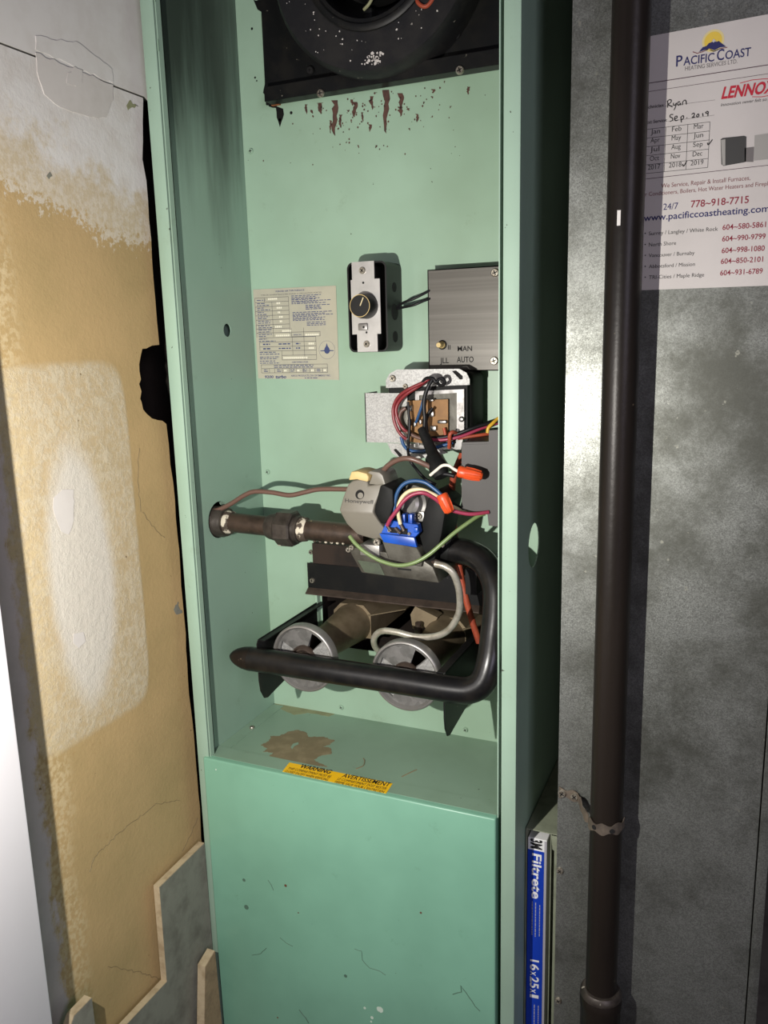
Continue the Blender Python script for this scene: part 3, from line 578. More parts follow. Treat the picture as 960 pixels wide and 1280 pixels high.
mb = MB(); mb.plate([[(a, YF - 0.0012, b) for a, b in st]], (0, -0.0013, 0)); obj('strap', mb, 'strap_bright', dl, 0)
mb = MB(); mb.box((0.1970, YF - 0.0062, 1.0605), (0.2095, YF - 0.0025, 1.0690), 0.0012); obj('tab', mb, 'brushed', dl)
for a, b in ((0.2045, 1.1175), (0.2070, 1.0580), (0.2050, 1.0645)):
    mb = MB(); mb.lathe((a, YF - 0.0024 if b != 1.0645 else YF - 0.0061, b), (0, -1, 0), [(0.0014, 0), (0.0014, 0.0003)], 12); obj('hole', mb, 'dark_void', dl, 0)
screw(dl, (0.2040, YF - 0.0025, 1.1320), 0.0042); screw(dl, (0.2070, YF - 0.0025, 1.0440), 0.0042)
KC = (0.2085, 1.0895)
mb = MB(); mb.lathe((KC[0], YF - 0.0025, KC[1]), (0, -1, 0), [(0.0152, 0), (0.0150, 0.012), (0.0136, 0.0195), (0.0126, 0.0202)], 36); kn = obj('knob', mb, 'black_plastic', dl, 30)
mb = MB(); mb.plate([circle((KC[0], YF - 0.0230, KC[1]), 0.0134, 40), circle((KC[0], YF - 0.0230, KC[1]), 0.0127, 40)], (0, -0.0003, 0)); obj('knob_ring', mb, 'valve_yellow', kn, 0)
u = Vector((0.42, 0, 0.9)).normalized(); v = Vector((0.9, 0, -0.42)).normalized(); c = Vector((KC[0] + 0.0005, YF - 0.0230, KC[1]))
mb = MB(); mb.prism([tuple(c + v * .0006), tuple(c + v * .0006 + u * .0105), tuple(c - v * .0006 + u * .0105), tuple(c - v * .0006)], (0, -0.0003, 0)); obj('pointer_line', mb, 'cream_wire', kn, 0)

# ================================================================ grey switch cover
cv = thing('switch_cover', 'dark brushed grey metal switch cover with stamped lettering at the right', 'switch cover', (0.34, FY, 1.0))
CX0, CZ0, CZ1, CY = 0.2800, 1.0090, 1.1300, 0.1490
mb = MB(); mb.box((CX0, CY, CZ0), (0.4080, CY + 0.0012, CZ1)); mb.box((CX0, CY, CZ0), (CX0 + 0.0012, FY - 0.0003, CZ1)); mb.box((CX0, CY, CZ1 - 0.0012), (0.4080, FY - 0.0003, CZ1)); mb.box((CX0, CY, CZ0), (0.4080, FY - 0.0003, CZ0 + 0.0012)); obj('cover_plate', mb, 'plate_grey', cv, 0)
p = (0.2982, 0.149, 1.0408)
mb = MB(); mb.lathe(p, (0, -1, 0), [(0.0058, 0), (0.0058, 0.001)], 20); obj('bezel', mb, 'dark_void', cv)
mb = MB(); mb.lathe((p[0], p[1] - 0.0008, p[2]), (0, -1, 0), [(0.0044, 0), (0.0040, 0.0030), (0.0034, 0.0034), (0.0034, 0.0120), (0.0028, 0.0135)], 20); obj('push_pin', mb, 'valve_yellow', cv)
tz = CY - 0.0003
for s_, a, b, h in (('II', (0.3054, 0.1487, 1.0349), (0.3085, 0.1487, 1.0348), .0055), ('MAN', (0.3177, 0.1487, 1.0328), (0.336, 0.1487, 1.0305), .0060), ('JLL', (0.2949, 0.1487, 1.0187), (0.3063, 0.1487, 1.0185), .0065), ('AUTO', (0.3166, 0.1487, 1.0194), (0.3379, 0.1487, 1.0172), .0068)):
    write('stamped_text', s_, (a[0], tz, a[2]), (b[0], tz, a[2]), h, 'black_side', cv, 0, 1)
screw(cv, (0.3647, 0.1488, 1.1221), 0.005); screw(cv, (0.3638, 0.1488, 1.0207), 0.005)

# ================================================================ transformer
tr = thing('transformer', 'control transformer on bright galvanised brackets with brown terminal board', 'transformer', (0.30, FY, 0.93))
TY = 0.119
mb = MB(); mb.box((0.2390, TY + 0.004, 0.9340), (0.3440, FY - 0.0005, 1.0090), 0.008, 3); obj('core', mb, 'black_side', tr)
mb = MB(); mb.box((0.2390, TY - 0.0015, 0.9280), (0.3400, TY + 0.006, 1.0050)); obj('lamination', mb, 'black_side', tr, 0)
# side plate at the left
mb = MB(); mb.box((0.2080, TY - 0.006, 0.9235), (0.2650, TY - 0.0048, 0.9845)); mb.box((0.2080, TY - 0.006, 0.9235), (0.2092, TY + 0.030, 0.9845)); obj('side_plate', mb, 'galvanised_bright', tr, 0)
TB = [(0.2364, 0.115, 0.9906), (0.2367, 0.115, 1.0003), (0.2417, 0.115, 1.008), (0.2513, 0.115, 1.0128), (0.3309, 0.115, 1.013), (0.3398, 0.115, 1.0083), (0.3437, 0.115, 1.0008), (0.3436, 0.115, 0.9943)]
SL = [(0.322, 0.115, 1.0103), (0.327, 0.115, 1.0112), (0.3353, 0.115, 1.0046), (0.3353, 0.115, 1.0009), (0.3318, 0.115, 1.0004)]
mb = MB(); mb.plate([TB, SL], (0, 0.0014, 0)); obj('top_bracket', mb, 'galvanised_bright', tr, 0)
mb = MB(); mb.prism(SL, (0, 0.0012, 0)); 
for v_ in mb.bm.verts: v_.co.y += 0.003
obj('slot', mb, 'dark_void', tr, 0)
BB = [(0.2362, 0.115, 0.9226), (0.2747, 0.115, 0.9226), (0.3037, 0.115, 0.9185), (0.316, 0.115, 0.913), (0.2911, 0.115, 0.9063), (0.2711, 0.115, 0.9047), (0.253, 0.115, 0.9041), (0.2424, 0.115, 0.9107)]
mb = MB(); mb.plate([BB], (0, 0.0014, 0)); obj('bottom_bracket', mb, 'galvanised_bright', tr, 0)
mb = MB(); mb.prism([(0.2449, 0.1145, 0.9149), (0.2481, 0.1145, 0.916), (0.2565, 0.1145, 0.9083), (0.2532, 0.1145, 0.9052)], (0, -0.0003, 0)); obj('slot', mb, 'dark_void', tr, 0)
screw(tr, (0.246, 0.1145, 1.0022), 0.0042); screw(tr, (0.2626, 0.1145, 0.9926), 0.0032); 
# bright frame round the terminal board
FR = [(0.2756, 0.113, 0.9869), (0.3374, 0.113, 0.9893), (0.3371, 0.113, 0.9379), (0.3329, 0.113, 0.9177), (0.2743, 0.113, 0.9159)]
FI = [(0.2807, 0.113, 0.9821), (0.3284, 0.113, 0.9851), (0.328, 0.113, 0.931), (0.3239, 0.113, 0.9222), (0.2796, 0.113, 0.921)]
mb = MB(); mb.plate([FR, FI], (0, 0.003, 0)); obj('frame', mb, 'silver', tr, 0)
FI2 = [(p_[0], 0.1160, p_[2]) for p_ in FI]
mb = MB(); mb.prism(FI2, (0, 0.002, 0)); obj('frame_recess', mb, 'cast_metal', tr, 0)
mb = MB(); mb.lathe((0.3343, 0.1125, 0.9541), (0, -1, 0), [(0.0034, 0), (0.0034, .001), (0.0024, .0026), (0.0008, .003)], 16); obj('rivet', mb, 'silver', tr)
mb = MB(); mb.plate([[(0.2658, 0.111, 0.9755), (0.3181, 0.111, 0.9777), (0.3176, 0.111, 0.9329), (0.2847, 0.111, 0.9292), (0.2846, 0.111, 0.9243), (0.2668, 0.111, 0.9258)]], (0, 0.0016, 0)); tb = obj('terminal_board', mb, 'phenolic', tr, 0)
for q, w, h in (((0.299, 0.1105, 0.9767), .005, .003), ((0.2721, 0.1105, 0.9669), .004, .007), ((0.2988, 0.1105, 0.9604), .006, .007), ((0.3006, 0.1105, 0.9432), .008, .006), ((0.3119, 0.1105, 0.9511), .011, .004), ((0.2842, 0.1105, 0.9506), .003, .006), ((0.2696, 0.1105, 0.9494), .004, .008), ((0.2769, 0.1105, 0.9476), .003, .006)):
    mb = MB(); mb.box((q[0] - w / 2, q[1] - 0.0055, q[2] - h / 2), (q[0] + w / 2, q[1] - 0.0002, q[2] + h / 2), 0.0008); obj('terminal', mb, 'silver', tb)
mb = MB(); mb.box((0.2546, 0.112, 0.9371), (0.2669, 0.119, 0.9686), 0.0015); obj('side_terminal', mb, 'cast_metal', tr)

# ================================================================ grey junction cover at the right edge
gj = thing('junction_cover', 'flat dark grey metal junction cover below the transformer', 'cover', (0.37, FY, 0.81))
mb = MB(); mb.prism([(0.351, 0.062, 0.9303), (0.3828, 0.062, 0.9321), (0.3828, 0.062, 0.9472), (0.4092, 0.062, 0.9495), (0.4099, 0.062, 0.8378), (0.3828, 0.062, 0.8388), (0.381, 0.062, 0.8536), (0.3505, 0.062, 0.8555)], (0, 0.0012, 0)).prism([(0.3506, 0.0632, 0.9301), (0.3825, 0.0632, 0.9319), (0.3825, 0.0632, 0.9346), (0.3506, 0.0632, 0.9329)], (0, 0.113, 0)); obj('cover_plate', mb, 'grey_cover', gj, 0)

# ================================================================ gas supply pipe
gp = thing('gas_pipe', 'rusty iron gas pipe with union nut running from left wall to the valve', 'pipe', (0.13, 0.067, 0.80))
PY, PZ = 0.067, 0.8185
mb = MB(); mb.lathe((-0.010, PY, PZ), (1, 0, 0), [(0.0205, 0), (0.0205, 0.030), (0.0190, 0.033), (0.0190, 0.0345)], 28); obj('elbow_collar', mb, 'nut_iron', gp)
mb = MB(); mb.lathe((0.0240, PY, PZ), (1, 0, 0), [(0.0150, 0), (0.0160, 0.003), (0.0150, 0.008), (0.0138, 0.009)], 24); obj('sealant_ring', mb, 'sealant', gp)
mb = MB(); mb.cyl((0.028, PY, PZ), (0.096, PY, PZ - 0.0015), 0.0128, n=24); obj('nipple', mb, 'iron_pipe', gp)
mb = MB(); mb.lathe((0.088, PY, PZ - 0.0015), (1, 0, 0), [(0.0150, 0), (0.0165, 0.004), (0.0185, 0.014), (0.0185, 0.018)], 24); obj('union_end', mb, 'nut_iron', gp)
mb = MB(); mb.lathe((0.104, PY, PZ - 0.002), (1, 0, 0), [(0.0215, 0), (0.0235, 0.002), (0.0235, 0.022), (0.0215, 0.024)], 8, start=0.39); obj('union_nut', mb, 'nut_iron', gp, 20)
mb = MB(); mb.lathe((0.127, PY, PZ - 0.002), (1, 0, 0), [(0.0170, 0), (0.0170, 0.008), (0.0152, 0.009)], 24); obj('union_end', mb, 'nut_iron', gp)
mb = MB(); mb.lathe((0.134, PY, PZ - 0.002), (1, 0, 0), [(0.0152, 0), (0.0158, 0.004), (0.0150, 0.010), (0.0136, 0.012)], 24); obj('sealant_ring', mb, 'sealant', gp)
mb = MB(); mb.cyl((0.140, PY, PZ - 0.002), (0.228, PY, PZ - 0.004), 0.0132, n=24); obj('nipple', mb, 'iron_pipe', gp)
for k in range(6):
    mb = MB(); mb.lathe((0.158 + k * 0.008, PY - 0.0075, PZ - 0.0140), (0, -0.5, -0.9), [(0.002, 0), (0.0016, 0.0012), (0.0004, 0.0018)], 8); obj('sealant_drop', mb, 'sealant', gp)

# ================================================================ gas valve
gv = thing('gas_valve', 'grey boxy gas valve with yellow cap and blue terminal block', 'gas valve', (0.25, 0.07, 0.77))
VF = 0.036
BASE = [(0.2146, 0.036, 0.8076), (0.3074, 0.036, 0.8015), (0.324, 0.036, 0.7915), (0.3315, 0.036, 0.7731), (0.2331, 0.036, 0.7765)]
mb = MB(); mb.prism(BASE, (0, 0.066, 0)); mb.bevel(0.0012, 2); vb = obj('body', mb, 'cast_metal', gv)
mb = MB(); mb.prism([(0.2284, 0.0358, 0.792), (0.2566, 0.0358, 0.7905), (0.2635, 0.0358, 0.7764), (0.2374, 0.0358, 0.778)], (0, -0.0003, 0)); obj('body_label', mb, 'label_green', vb, 0)
mb = MB(); bar_ = [(0.2802, 0.0356, 0.7858), (0.2973, 0.0356, 0.7854)]; mb.box((bar_[0][0], 0.0355, bar_[0][2] - .001), (bar_[1][0], 0.0358, bar_[0][2] + .001)); obj('cast_mark', mb, 'black_side', vb, 0)
# neck block under the terminals
mb = MB(); mb.prism([(0.2622, 0.032, 0.819), (0.3062, 0.032, 0.8148), (0.3139, 0.032, 0.8002), (0.3117, 0.032, 0.7915), (0.2708, 0.032, 0.7966)], (0, 0.060, 0)); mb.bevel(0.001, 1); obj('neck', mb, 'cast_metal', gv)
mb = MB(); mb.box((0.2332, 0.033, 0.799), (0.2585, 0.063, 0.8127), 0.001); obj('bracket', mb, 'brushed', gv)
# grey cover, curved belly; front face stepped by bevel
CO = [(0.2116, 0.026, 0.8535), (0.2151, 0.026, 0.869), (0.2198, 0.026, 0.8835), (0.2252, 0.026, 0.888), (0.2366, 0.026, 0.8904), (0.2446, 0.026, 0.8884), (0.2455, 0.026, 0.8828), (0.2648, 0.026, 0.8865), (0.2614, 0.026, 0.8752), (0.2565, 0.026, 0.8618), (0.2552, 0.026, 0.8532), (0.2595, 0.026, 0.8431), (0.2662, 0.026, 0.8322), (0.267, 0.026, 0.8227), (0.2597, 0.026, 0.8164), (0.2464, 0.026, 0.8183), (0.2279, 0.026, 0.8227), (0.2169, 0.026, 0.8365)]
ZR = (CO[0][2] + CO[10][2]) / 2                                     # the ridge where the cover folds back
def cov_y(z): return 0.0250 + (0.30 if z > ZR else 0.42) * abs(z - ZR)
mb = MB()
up_ = CO[0:11]; lo_ = CO[10:] + [CO[0]]
for part in (up_, lo_): mb.plate([[(p[0], p[1], p[2]) for p in part]], (0, 0.050, 0))
bmesh.ops.remove_doubles(mb.bm, verts=list(mb.bm.verts), dist=1e-6)
inner = [f for f in mb.bm.faces if all(min((v.co - Vector(CO[0])).xz.length, (v.co - Vector(CO[10])).xz.length) < 1e-5 for v in f.verts)]
bmesh.ops.delete(mb.bm, geom=inner, context='FACES_ONLY')
for v in mb.bm.verts:
    if v.co.y < 0.03: v.co.y = cov_y(v.co.z)
bmesh.ops.recalc_face_normals(mb.bm, faces=list(mb.bm.faces)); mb.bevel(0.0020, 3, 28)
cvr = obj('cover', mb, 'valve_grey', gv, 40)
hz = (0.2366, 0.03, 0.8727)
mb = MB(); mb.lathe((hz[0], cov_y(hz[2]) + 0.0006, hz[2]), (0, -1, 0.28), [(0.0056, 0), (0.0056, 0.0010)], 24); obj('adjuster_hole', mb, 'dark_void', cvr)
mb = MB(); mb.lathe((hz[0] + 0.001, cov_y(hz[2]) - 0.0002, hz[2] - 0.001), (0, -1, 0.28), [(0.0036, 0), (0.0036, 0.0006)], 20); obj('adjuster_screw', mb, 'valve_grey', cvr)
A_, B_ = [(0.2185, 0.025, 0.8632), (0.2544, 0.025, 0.8633)]
write('embossed_text', 'Honeywell', (A_[0], cov_y(A_[2]) - 0.0004, A_[2]), (B_[0], 0, A_[2]), 0.0046, 'grey_cover', cvr, 0, 0)
screw(cvr, (0.2556, 0.034, 0.8166), 0.0046)
mb = MB(); mb.prism([(0.2629, 0.03, 0.8848), (0.267, 0.03, 0.8859), (0.2788, 0.03, 0.8809), (0.2789, 0.03, 0.8623), (0.274, 0.03, 0.847), (0.2677, 0.03, 0.8399), (0.2627, 0.03, 0.8396), (0.2544, 0.03, 0.8524), (0.2557, 0.03, 0.861)], (0, 0.055, 0)); mb.bevel(0.002, 2, 40); obj('cover_side', mb, 'black_side', gv, 40)
mb = MB(); mb.prism([(0.246, 0.036, 0.8849), (0.2505, 0.036, 0.8954), (0.2434, 0.036, 0.898), (0.2486, 0.036, 0.9001), (0.2597, 0.036, 0.8991), (0.2636, 0.036, 0.896), (0.2669, 0.036, 0.8859), (0.2652, 0.036, 0.8802), (0.2633, 0.036, 0.8838)], (0, 0.04, 0)); mb.bevel(0.001, 2, 40); obj('clip', mb, 'valve_grey', gv, 40)
mb = MB(); mb.prism([(0.2227, 0.03, 0.8891), (0.2267, 0.03, 0.8996), (0.235, 0.03, 0.9004), (0.2462, 0.03, 0.8981), (0.2491, 0.03, 0.8945), (0.2474, 0.03, 0.8883), (0.2336, 0.03, 0.8905)], (0, 0.034, 0)); mb.bevel(0.0015, 2, 40); obj('yellow_cap', mb, 'valve_yellow', gv, 40, label='pale yellow cap')
# right hand black housing, standing behind the terminals
mb = MB(); mb.prism([(0.3176, 0.046, 0.8754), (0.3215, 0.046, 0.8774), (0.3378, 0.046, 0.8644), (0.3315, 0.046, 0.8285), (0.3203, 0.046, 0.7904), (0.3054, 0.046, 0.7949), (0.2987, 0.046, 0.8108)], (0, 0.055, 0)); mb.bevel(0.0012, 2, 40); obj('side_housing', mb, 'black_side', gv, 40)
mb = MB(); mb.prism([(0.2672, 0.07, 0.8441), (0.271, 0.07, 0.8735), (0.2834, 0.07, 0.8809), (0.3076, 0.07, 0.8753), (0.3114, 0.07, 0.8631), (0.2986, 0.07, 0.8207), (0.2677, 0.07, 0.8244)], (0, 0.03, 0)); obj('solenoid_plate', mb, 'cast_metal', gv, 0)
c0 = (0.2927, 0.066, 0.8561)
mb = MB(); mb.lathe((c0[0], 0.070, c0[2]), (-0.25, -0.9, 0.25), [(0.0170, 0), (0.0170, 0.006), (0.0140, 0.008), (0.0140, 0.016), (0.0110, 0.019)], 28); obj('solenoid', mb, 'brushed', gv)
mb = MB(); mb.box((0.274, 0.062, 0.8597), (0.2815, 0.072, 0.8755), 0.001); obj('metal_tab', mb, 'silver', gv)
mb = MB(); mb.box((0.2942, 0.056, 0.8361), (0.3065, 0.068, 0.8512), 0.001); obj('terminal_seat', mb, 'brushed', gv)
screw(gv, (0.301, 0.0557, 0.8462), 0.0036)
# blue terminal block
mb = MB(); mb.prism([(0.2612, 0.028, 0.8285), (0.3046, 0.028, 0.8269), (0.3078, 0.028, 0.8154), (0.2665, 0.028, 0.8184)], (0, 0.005, 0)); mb.bevel(0.0006, 2, 40); tbk = obj('terminal_block', mb, 'blue_plastic', gv, 40, label='bright blue plastic terminal block')
mb = MB(); mb.prism([(0.261, 0.033, 0.8274), (0.2696, 0.033, 0.8442), (0.3073, 0.033, 0.841), (0.3091, 0.033, 0.8317), (0.3026, 0.033, 0.8246)], (0, 0.010, 0)); mb.bevel(0.0005, 1, 40); obj('block_tray', mb, 'blue_plastic', tbk, 0)
for a in [((0.2863, 0.036, 0.8389), (0.2905, 0.036, 0.8515)), ((0.2942, 0.036, 0.8376), (0.2995, 0.036, 0.852)), ((0.3034, 0.03, 0.832), (0.3084, 0.03, 0.838))]:
    mb = MB(); mb.box((a[0][0], a[0][1], a[0][2]), (a[1][0], a[1][1] + 0.012, a[1][2]), 0.001); obj('block_divider', mb, 'blue_plastic', tbk)
for q in [(0.2725, 0.0325, 0.8321), (0.2845, 0.0325, 0.8315), (0.2975, 0.0325, 0.8301)]:
    screw(tbk, q, 0.0020)
for a in [((0.2739, 0.0315, 0.8296), (0.2831, 0.0315, 0.8359)), ((0.2869, 0.0315, 0.8286), (0.295, 0.0315, 0.8358))]:
    mb = MB(); mb.box((a[0][0], a[0][1], a[0][2]), (a[1][0], a[1][1] + 0.0012, a[1][2])); obj('block_slot', mb, 'dark_void', tbk)
for q in [((0.2703, 0.031, 0.838), (0.2756, 0.03, 0.8319)), ((0.2873, 0.03, 0.8412), (0.292, 0.029, 0.8333)), ((0.2803, 0.031, 0.8358), (0.288, 0.029, 0.8302))]:
    mb = MB(); mb.tube([q[0], q[1]], 0.0020, 8, smooth=False); obj('spade_terminal', mb, 'hub_brown', tbk)
# outlet boss at the right
mb = MB(); mb.cyl((0.3086, 0.078, 0.8078), (0.3339, 0.078, 0.8038), 0.0178, n=24); obj('outlet_boss', mb, 'black_side', gv)
mb = MB(); mb.lathe((0.3188, 0.05, 0.7922), (1, -0.15, -0.05), [(0.0062, 0), (0.0062, 0.004), (0.0050, 0.009)], 6); obj('tube_fitting', mb, 'hub_brown', gv, 20)
screw(gv, (0.3273, 0.06, 0.8125), 0.0030, (0.3, -0.95, 0))
for q in [(0.2172, 0.0358, 0.8039), (0.2216, 0.0358, 0.8072)]: screw(gv, q, 0.0034)

# ================================================================ black manifold pipe
mf = thing('manifold_pipe', 'thick black bent manifold pipe crossing in front of both burners', 'pipe', (0.25, 0.005, 0.65))
ZM = 0.6600
path = [(0.320, 0.078, 0.8010), (0.350, 0.073, 0.8030), (0.376, 0.064, 0.7950), (0.3935, 0.050, 0.7750), (0.3985, 0.038, 0.7480), (0.3990, 0.026, 0.7200), (0.3985, 0.014, 0.6950), (0.3930, 0.007, 0.6740), (0.380, 0.004, 0.6630), (0.358, 0.0035, 0.6600), (0.30, 0.004, 0.6600), (0.20, 0.004, 0.6600), (0.090, 0.004, 0.6600)]
mb = MB(); mb.tube(path, 0.0152, 22, 8); obj('pipe', mb, 'black_pipe', mf, 60)
mb = MB(); mb.lathe((0.092, 0.004, 0.660), (-1, 0, 0), [(0.0153, 0), (0.0151, 0.004), (0.0138, 0.013), (0.0112, 0.021), (0.0075, 0.0275), (0.0035, 0.0315), (0.0005, 0.0325)], 24); obj('end_cap', mb, 'soil_pipe', mf, 60)
for bx in (0.1470, 0.2866):
    mb = MB(); mb.lathe((bx, 0.012, 0.657), (0, 1, 0), [(0.0065, 0), (0.0065, 0.012), (0.0050, 0.014), (0.0050, 0.026)], 6); obj('orifice_spud', mb, 'hub_brown', mf, 20)

# ================================================================ burners
def burner(bx, bz, label):
    e = thing('burner', label, 'burner', (bx, 0.04, bz - 0.045), 'gas burners')
    DY = 0.0400; R0 = 0.0445
    # shutter disc with three bow-tie slots
    loops = [circle((bx, DY, bz), R0 - 0.0022, 48), circle((bx, DY, bz), 0.0125, 24)]
    for a in (math.radians(57), math.radians(180 + 45), math.radians(162)):
        w = math.radians(13)
        s_ = [(bx + r * math.cos(a + t), DY, bz + r * math.sin(a + t)) for r, t in ((0.0165, w * 1.1), (0.0240, w), (0.0360, w), (0.0360, 0), (0.0360, -w), (0.0240, -w), (0.0165, -w * 1.1))]
        loops.append(s_)
    mb = MB(); mb.plate(loops, (0, 0.0012, 0)); obj('shutter_disc', mb, 'shutter_metal', e, 0)
    mb = MB(); pr = []
    mb.lathe((bx, DY, bz), (0, -1, 0), [(R0 - 0.0052, 0.0002), (R0 - 0.0046, 0.0030), (R0 - 0.0030, 0.0052), (R0 - 0.0012, 0.0050), (R0, 0.0030), (R0, -0.0080)], 56, cap=False); obj('disc_rim', mb, 'brushed', e, 60)
    mb = MB(); mb.lathe((bx, DY + 0.001, bz), (0, -1, 0), [(0.0172, 0), (0.0172, 0.005), (0.0148, 0.008), (0.0138, 0.004), (0.0112, 0.004), (0.0112, 0.010), (0.0090, 0.012)], 28); obj('hub', mb, 'hub_brown', e, 40)
    # fixed inner shutter plate seen through the slots
    mb = MB(); mb.plate([circle((bx, DY + 0.0035, bz), R0 - 0.004, 40), [(bx + r * math.cos(math.radians(57) + t), DY + 0.0035, bz + r * math.sin(math.radians(57) + t)) for r, t in ((0.011, .22), (0.038, .26), (0.038, -.24), (0.011, -.22))]], (0, 0.001, 0)); obj('inner_shutter', mb, 'galvanised_bright', e, 0)
    mb = MB(); mb.plate([[(bx + r * math.cos(math.radians(t)), DY - 0.0004, bz + r * math.sin(math.radians(t))) for r, t in [(0.0385, 2), (0.0385, 12), (0.0385, 22), (0.0385, 32), (0.0385, 42), (0.0155, 40), (0.0155, 20), (0.0155, 4)]]], (0, -0.0006, 0)); obj('shutter_vane', mb, 'galvanised_bright', e, 0)
    mb = MB(); mb.lathe((bx, DY + 0.0050, bz), (0, 1, 0), [(0.040, 0), (0.036, 0.008), (0.0245, 0.022), (0.0215, 0.040), (0.0225, 0.070), (0.0260, 0.110), (0.0290, 0.140)], 32, cap=False); obj('venturi_tube', mb, 'burner_metal', e, 60)
    mb = MB(); mb.prism([(bx - 0.029, 0.180, bz - 0.020), (bx + 0.029, 0.180, bz - 0.020), (bx + 0.029, 0.180, bz + 0.016), (bx + 0.018, 0.180, bz + 0.028), (bx - 0.018, 0.180, bz + 0.028), (bx - 0.029, 0.180, bz + 0.016)], (0, 0.235, 0)); obj('burner_body', mb, 'burner_metal', e, 0)
    mb = MB(); mb.prism([(bx + 0.026, 0.176, bz + 0.014), (bx + 0.068, 0.215, bz + 0.016), (bx + 0.068, 0.235, bz + 0.016), (bx + 0.026, 0.240, bz + 0.014)], (0, 0, 0.0016)); obj('carry_over', mb, 'burner_metal', e, 0)
    mb = MB(); mb.lathe((bx + 0.0415, DY + 0.006, bz - 0.014), (1, -0.2, -0.2), [(0.0025, 0), (0.0025, 0.006), (0.0036, 0.0062), (0.0036, 0.0085)], 10); obj('lock_screw', mb, 'screw_metal', e)
    return e
burner(0.1470, 0.6555, 'burner with round slotted shutter disc nearer the rounded end of the black manifold')
burner(0.2866, 0.6523, 'burner with round slotted shutter disc beside the curled silver pilot tube')
# pilot hardware between the burners
pb = thing('pilot_bracket', 'small brown pilot bracket between the two burner tubes', 'bracket', (0.24, 0.15, 0.66))
mb = MB(); mb.prism([(0.2403, 0.17, 0.6821), (0.2476, 0.17, 0.6943), (0.2796, 0.17, 0.682), (0.2714, 0.17, 0.6675), (0.2434, 0.17, 0.6619)], (0, 0.02, 0)); obj('plate', mb, 'burner_metal', pb, 0)
mb = MB(); mb.lathe((0.2555, 0.16, 0.6633), (0.1, -0.3, 0.9), [(0.006, 0), (0.006, 0.006), (0.004, 0.007), (0.004, 0.014)], 12); obj('pilot_head', mb, 'hub_brown', pb)

# ================================================================ burner rack: side brackets and cross bar
rk = thing('burner_rack', 'black sheet metal burner rack with two side brackets and a crossbar', 'burner rack', (0.24, FY, 0.60))
side = [(0.008, 0.6790), (0.012, 0.6840), (FY - 0.0004, 0.6850), (FY - 0.0004, 0.6120), (0.080, 0.6080), (0.034, 0.6015), (0.026, 0.6000), (0.018, 0.6025), (0.0105, 0.6150), (0.008, 0.6300)]
for sx, w in ((0.0970, 1), (0.3465, -1)):
    mb = MB(); mb.prism([(sx, y_, z_ - (0.0085 if sx > 0.2 else 0)) for y_, z_ in side], (0.0014 * w, 0, 0)); mb.box((min(sx, sx + 0.010 * w), 0.012, 0.6820 - (0.0085 if sx > 0.2 else 0)), (max(sx, sx + 0.010 * w), FY - 0.0004, 0.6834 - (0.0085 if sx > 0.2 else 0))); obj('side_bracket', mb, 'black_paint', rk, 0)
mb = MB(); mb.box((0.0875, 0.1630, 0.7060), (0.3960, 0.1645, 0.7435)); obj('crossbar', mb, 'black_paint', rk, 0)
mb = MB(); mb.prism([(0.0875, 0.1645, 0.7062), (0.0875, 0.1540, 0.7000), (0.0875, 0.1540, 0.7015), (0.0875, 0.1630, 0.7075)], (0.3085, 0, 0)); obj('crossbar_lip', mb, 'hub_brown', rk, 0)
mb = MB(); mb.box((0.0960, 0.1645, 0.7435), (0.3960, FY - 0.0006, 0.7720)); obj('back_rail', mb, 'firebox', rk, 0)
mb = MB(); mb.box((0.3420, 0.100, 0.742), (0.3560, 0.163, 0.775)); obj('valve_support', mb, 'black_paint', rk, 0)
screw(rk, (0.0948, 0.1629, 0.7183), 0.0038); screw(rk, (0.0872, 0.1768, 0.7557), 0.0036)
mb = MB(); mb.box((0.0955, FY - 0.010, 0.620), (0.0990, FY - 0.0006, 0.705)); obj('green_strip', mb, 'green_paint', rk, 0, label='thin green edge strip')
# rusty stop ring behind the manifold bend
mb = MB()
ringp = [(0.4035 + 0.011 * math.cos(a), 0.080, 0.664 + 0.015 * math.sin(a)) for a in [k * math.pi / 8 for k in range(17)]]
mb.tube(ringp, 0.0030, 8, 2); tag(obj('rusty_ring', mb, 'rust'), 'rusty ring behind the lower bend of the black manifold', 'ring')

# ================================================================ tubes, cables and wires
def wire(name, label, path, m, r, cat='wire', n=8, group='wires'):
    mb = MB(); mb.tube(path, r, n, 6); return tag(obj(name, mb, m, None, 60), label, cat, group)
wire('pilot_tube', 'silver aluminium pilot tube curling from the valve to the right burner', [(0.3236, 0.045, 0.7929), (0.3354, 0.045, 0.7911), (0.3443, 0.047, 0.7837), (0.3484, 0.052, 0.7692), (0.3491, 0.058, 0.75), (0.3443, 0.066, 0.7273), (0.331, 0.072, 0.7056), (0.3119, 0.076, 0.6927), (0.2848, 0.078, 0.6876), (0.258, 0.078, 0.6906), (0.2373, 0.08, 0.6885), (0.2252, 0.084, 0.677), (0.2223, 0.092, 0.6619), (0.2265, 0.102, 0.6489)], 'aluminium_tube', 0.0042, 'tube', 12)
wire('thermocouple_lead', 'brown tube looping from the left wall hole to the valve', [(-0.0024, 0.06, 0.8351), (0.0127, 0.06, 0.8349), (0.0345, 0.062, 0.8443), (0.0536, 0.064, 0.8556), (0.0697, 0.066, 0.8618), (0.0947, 0.068, 0.8616), (0.1192, 0.07, 0.8589), (0.1414, 0.072, 0.8638), (0.161, 0.074, 0.868), (0.2021, 0.072, 0.8703), (0.2158, 0.066, 0.8715)], 'brown_wire', 0.0031, 'tube', 10)
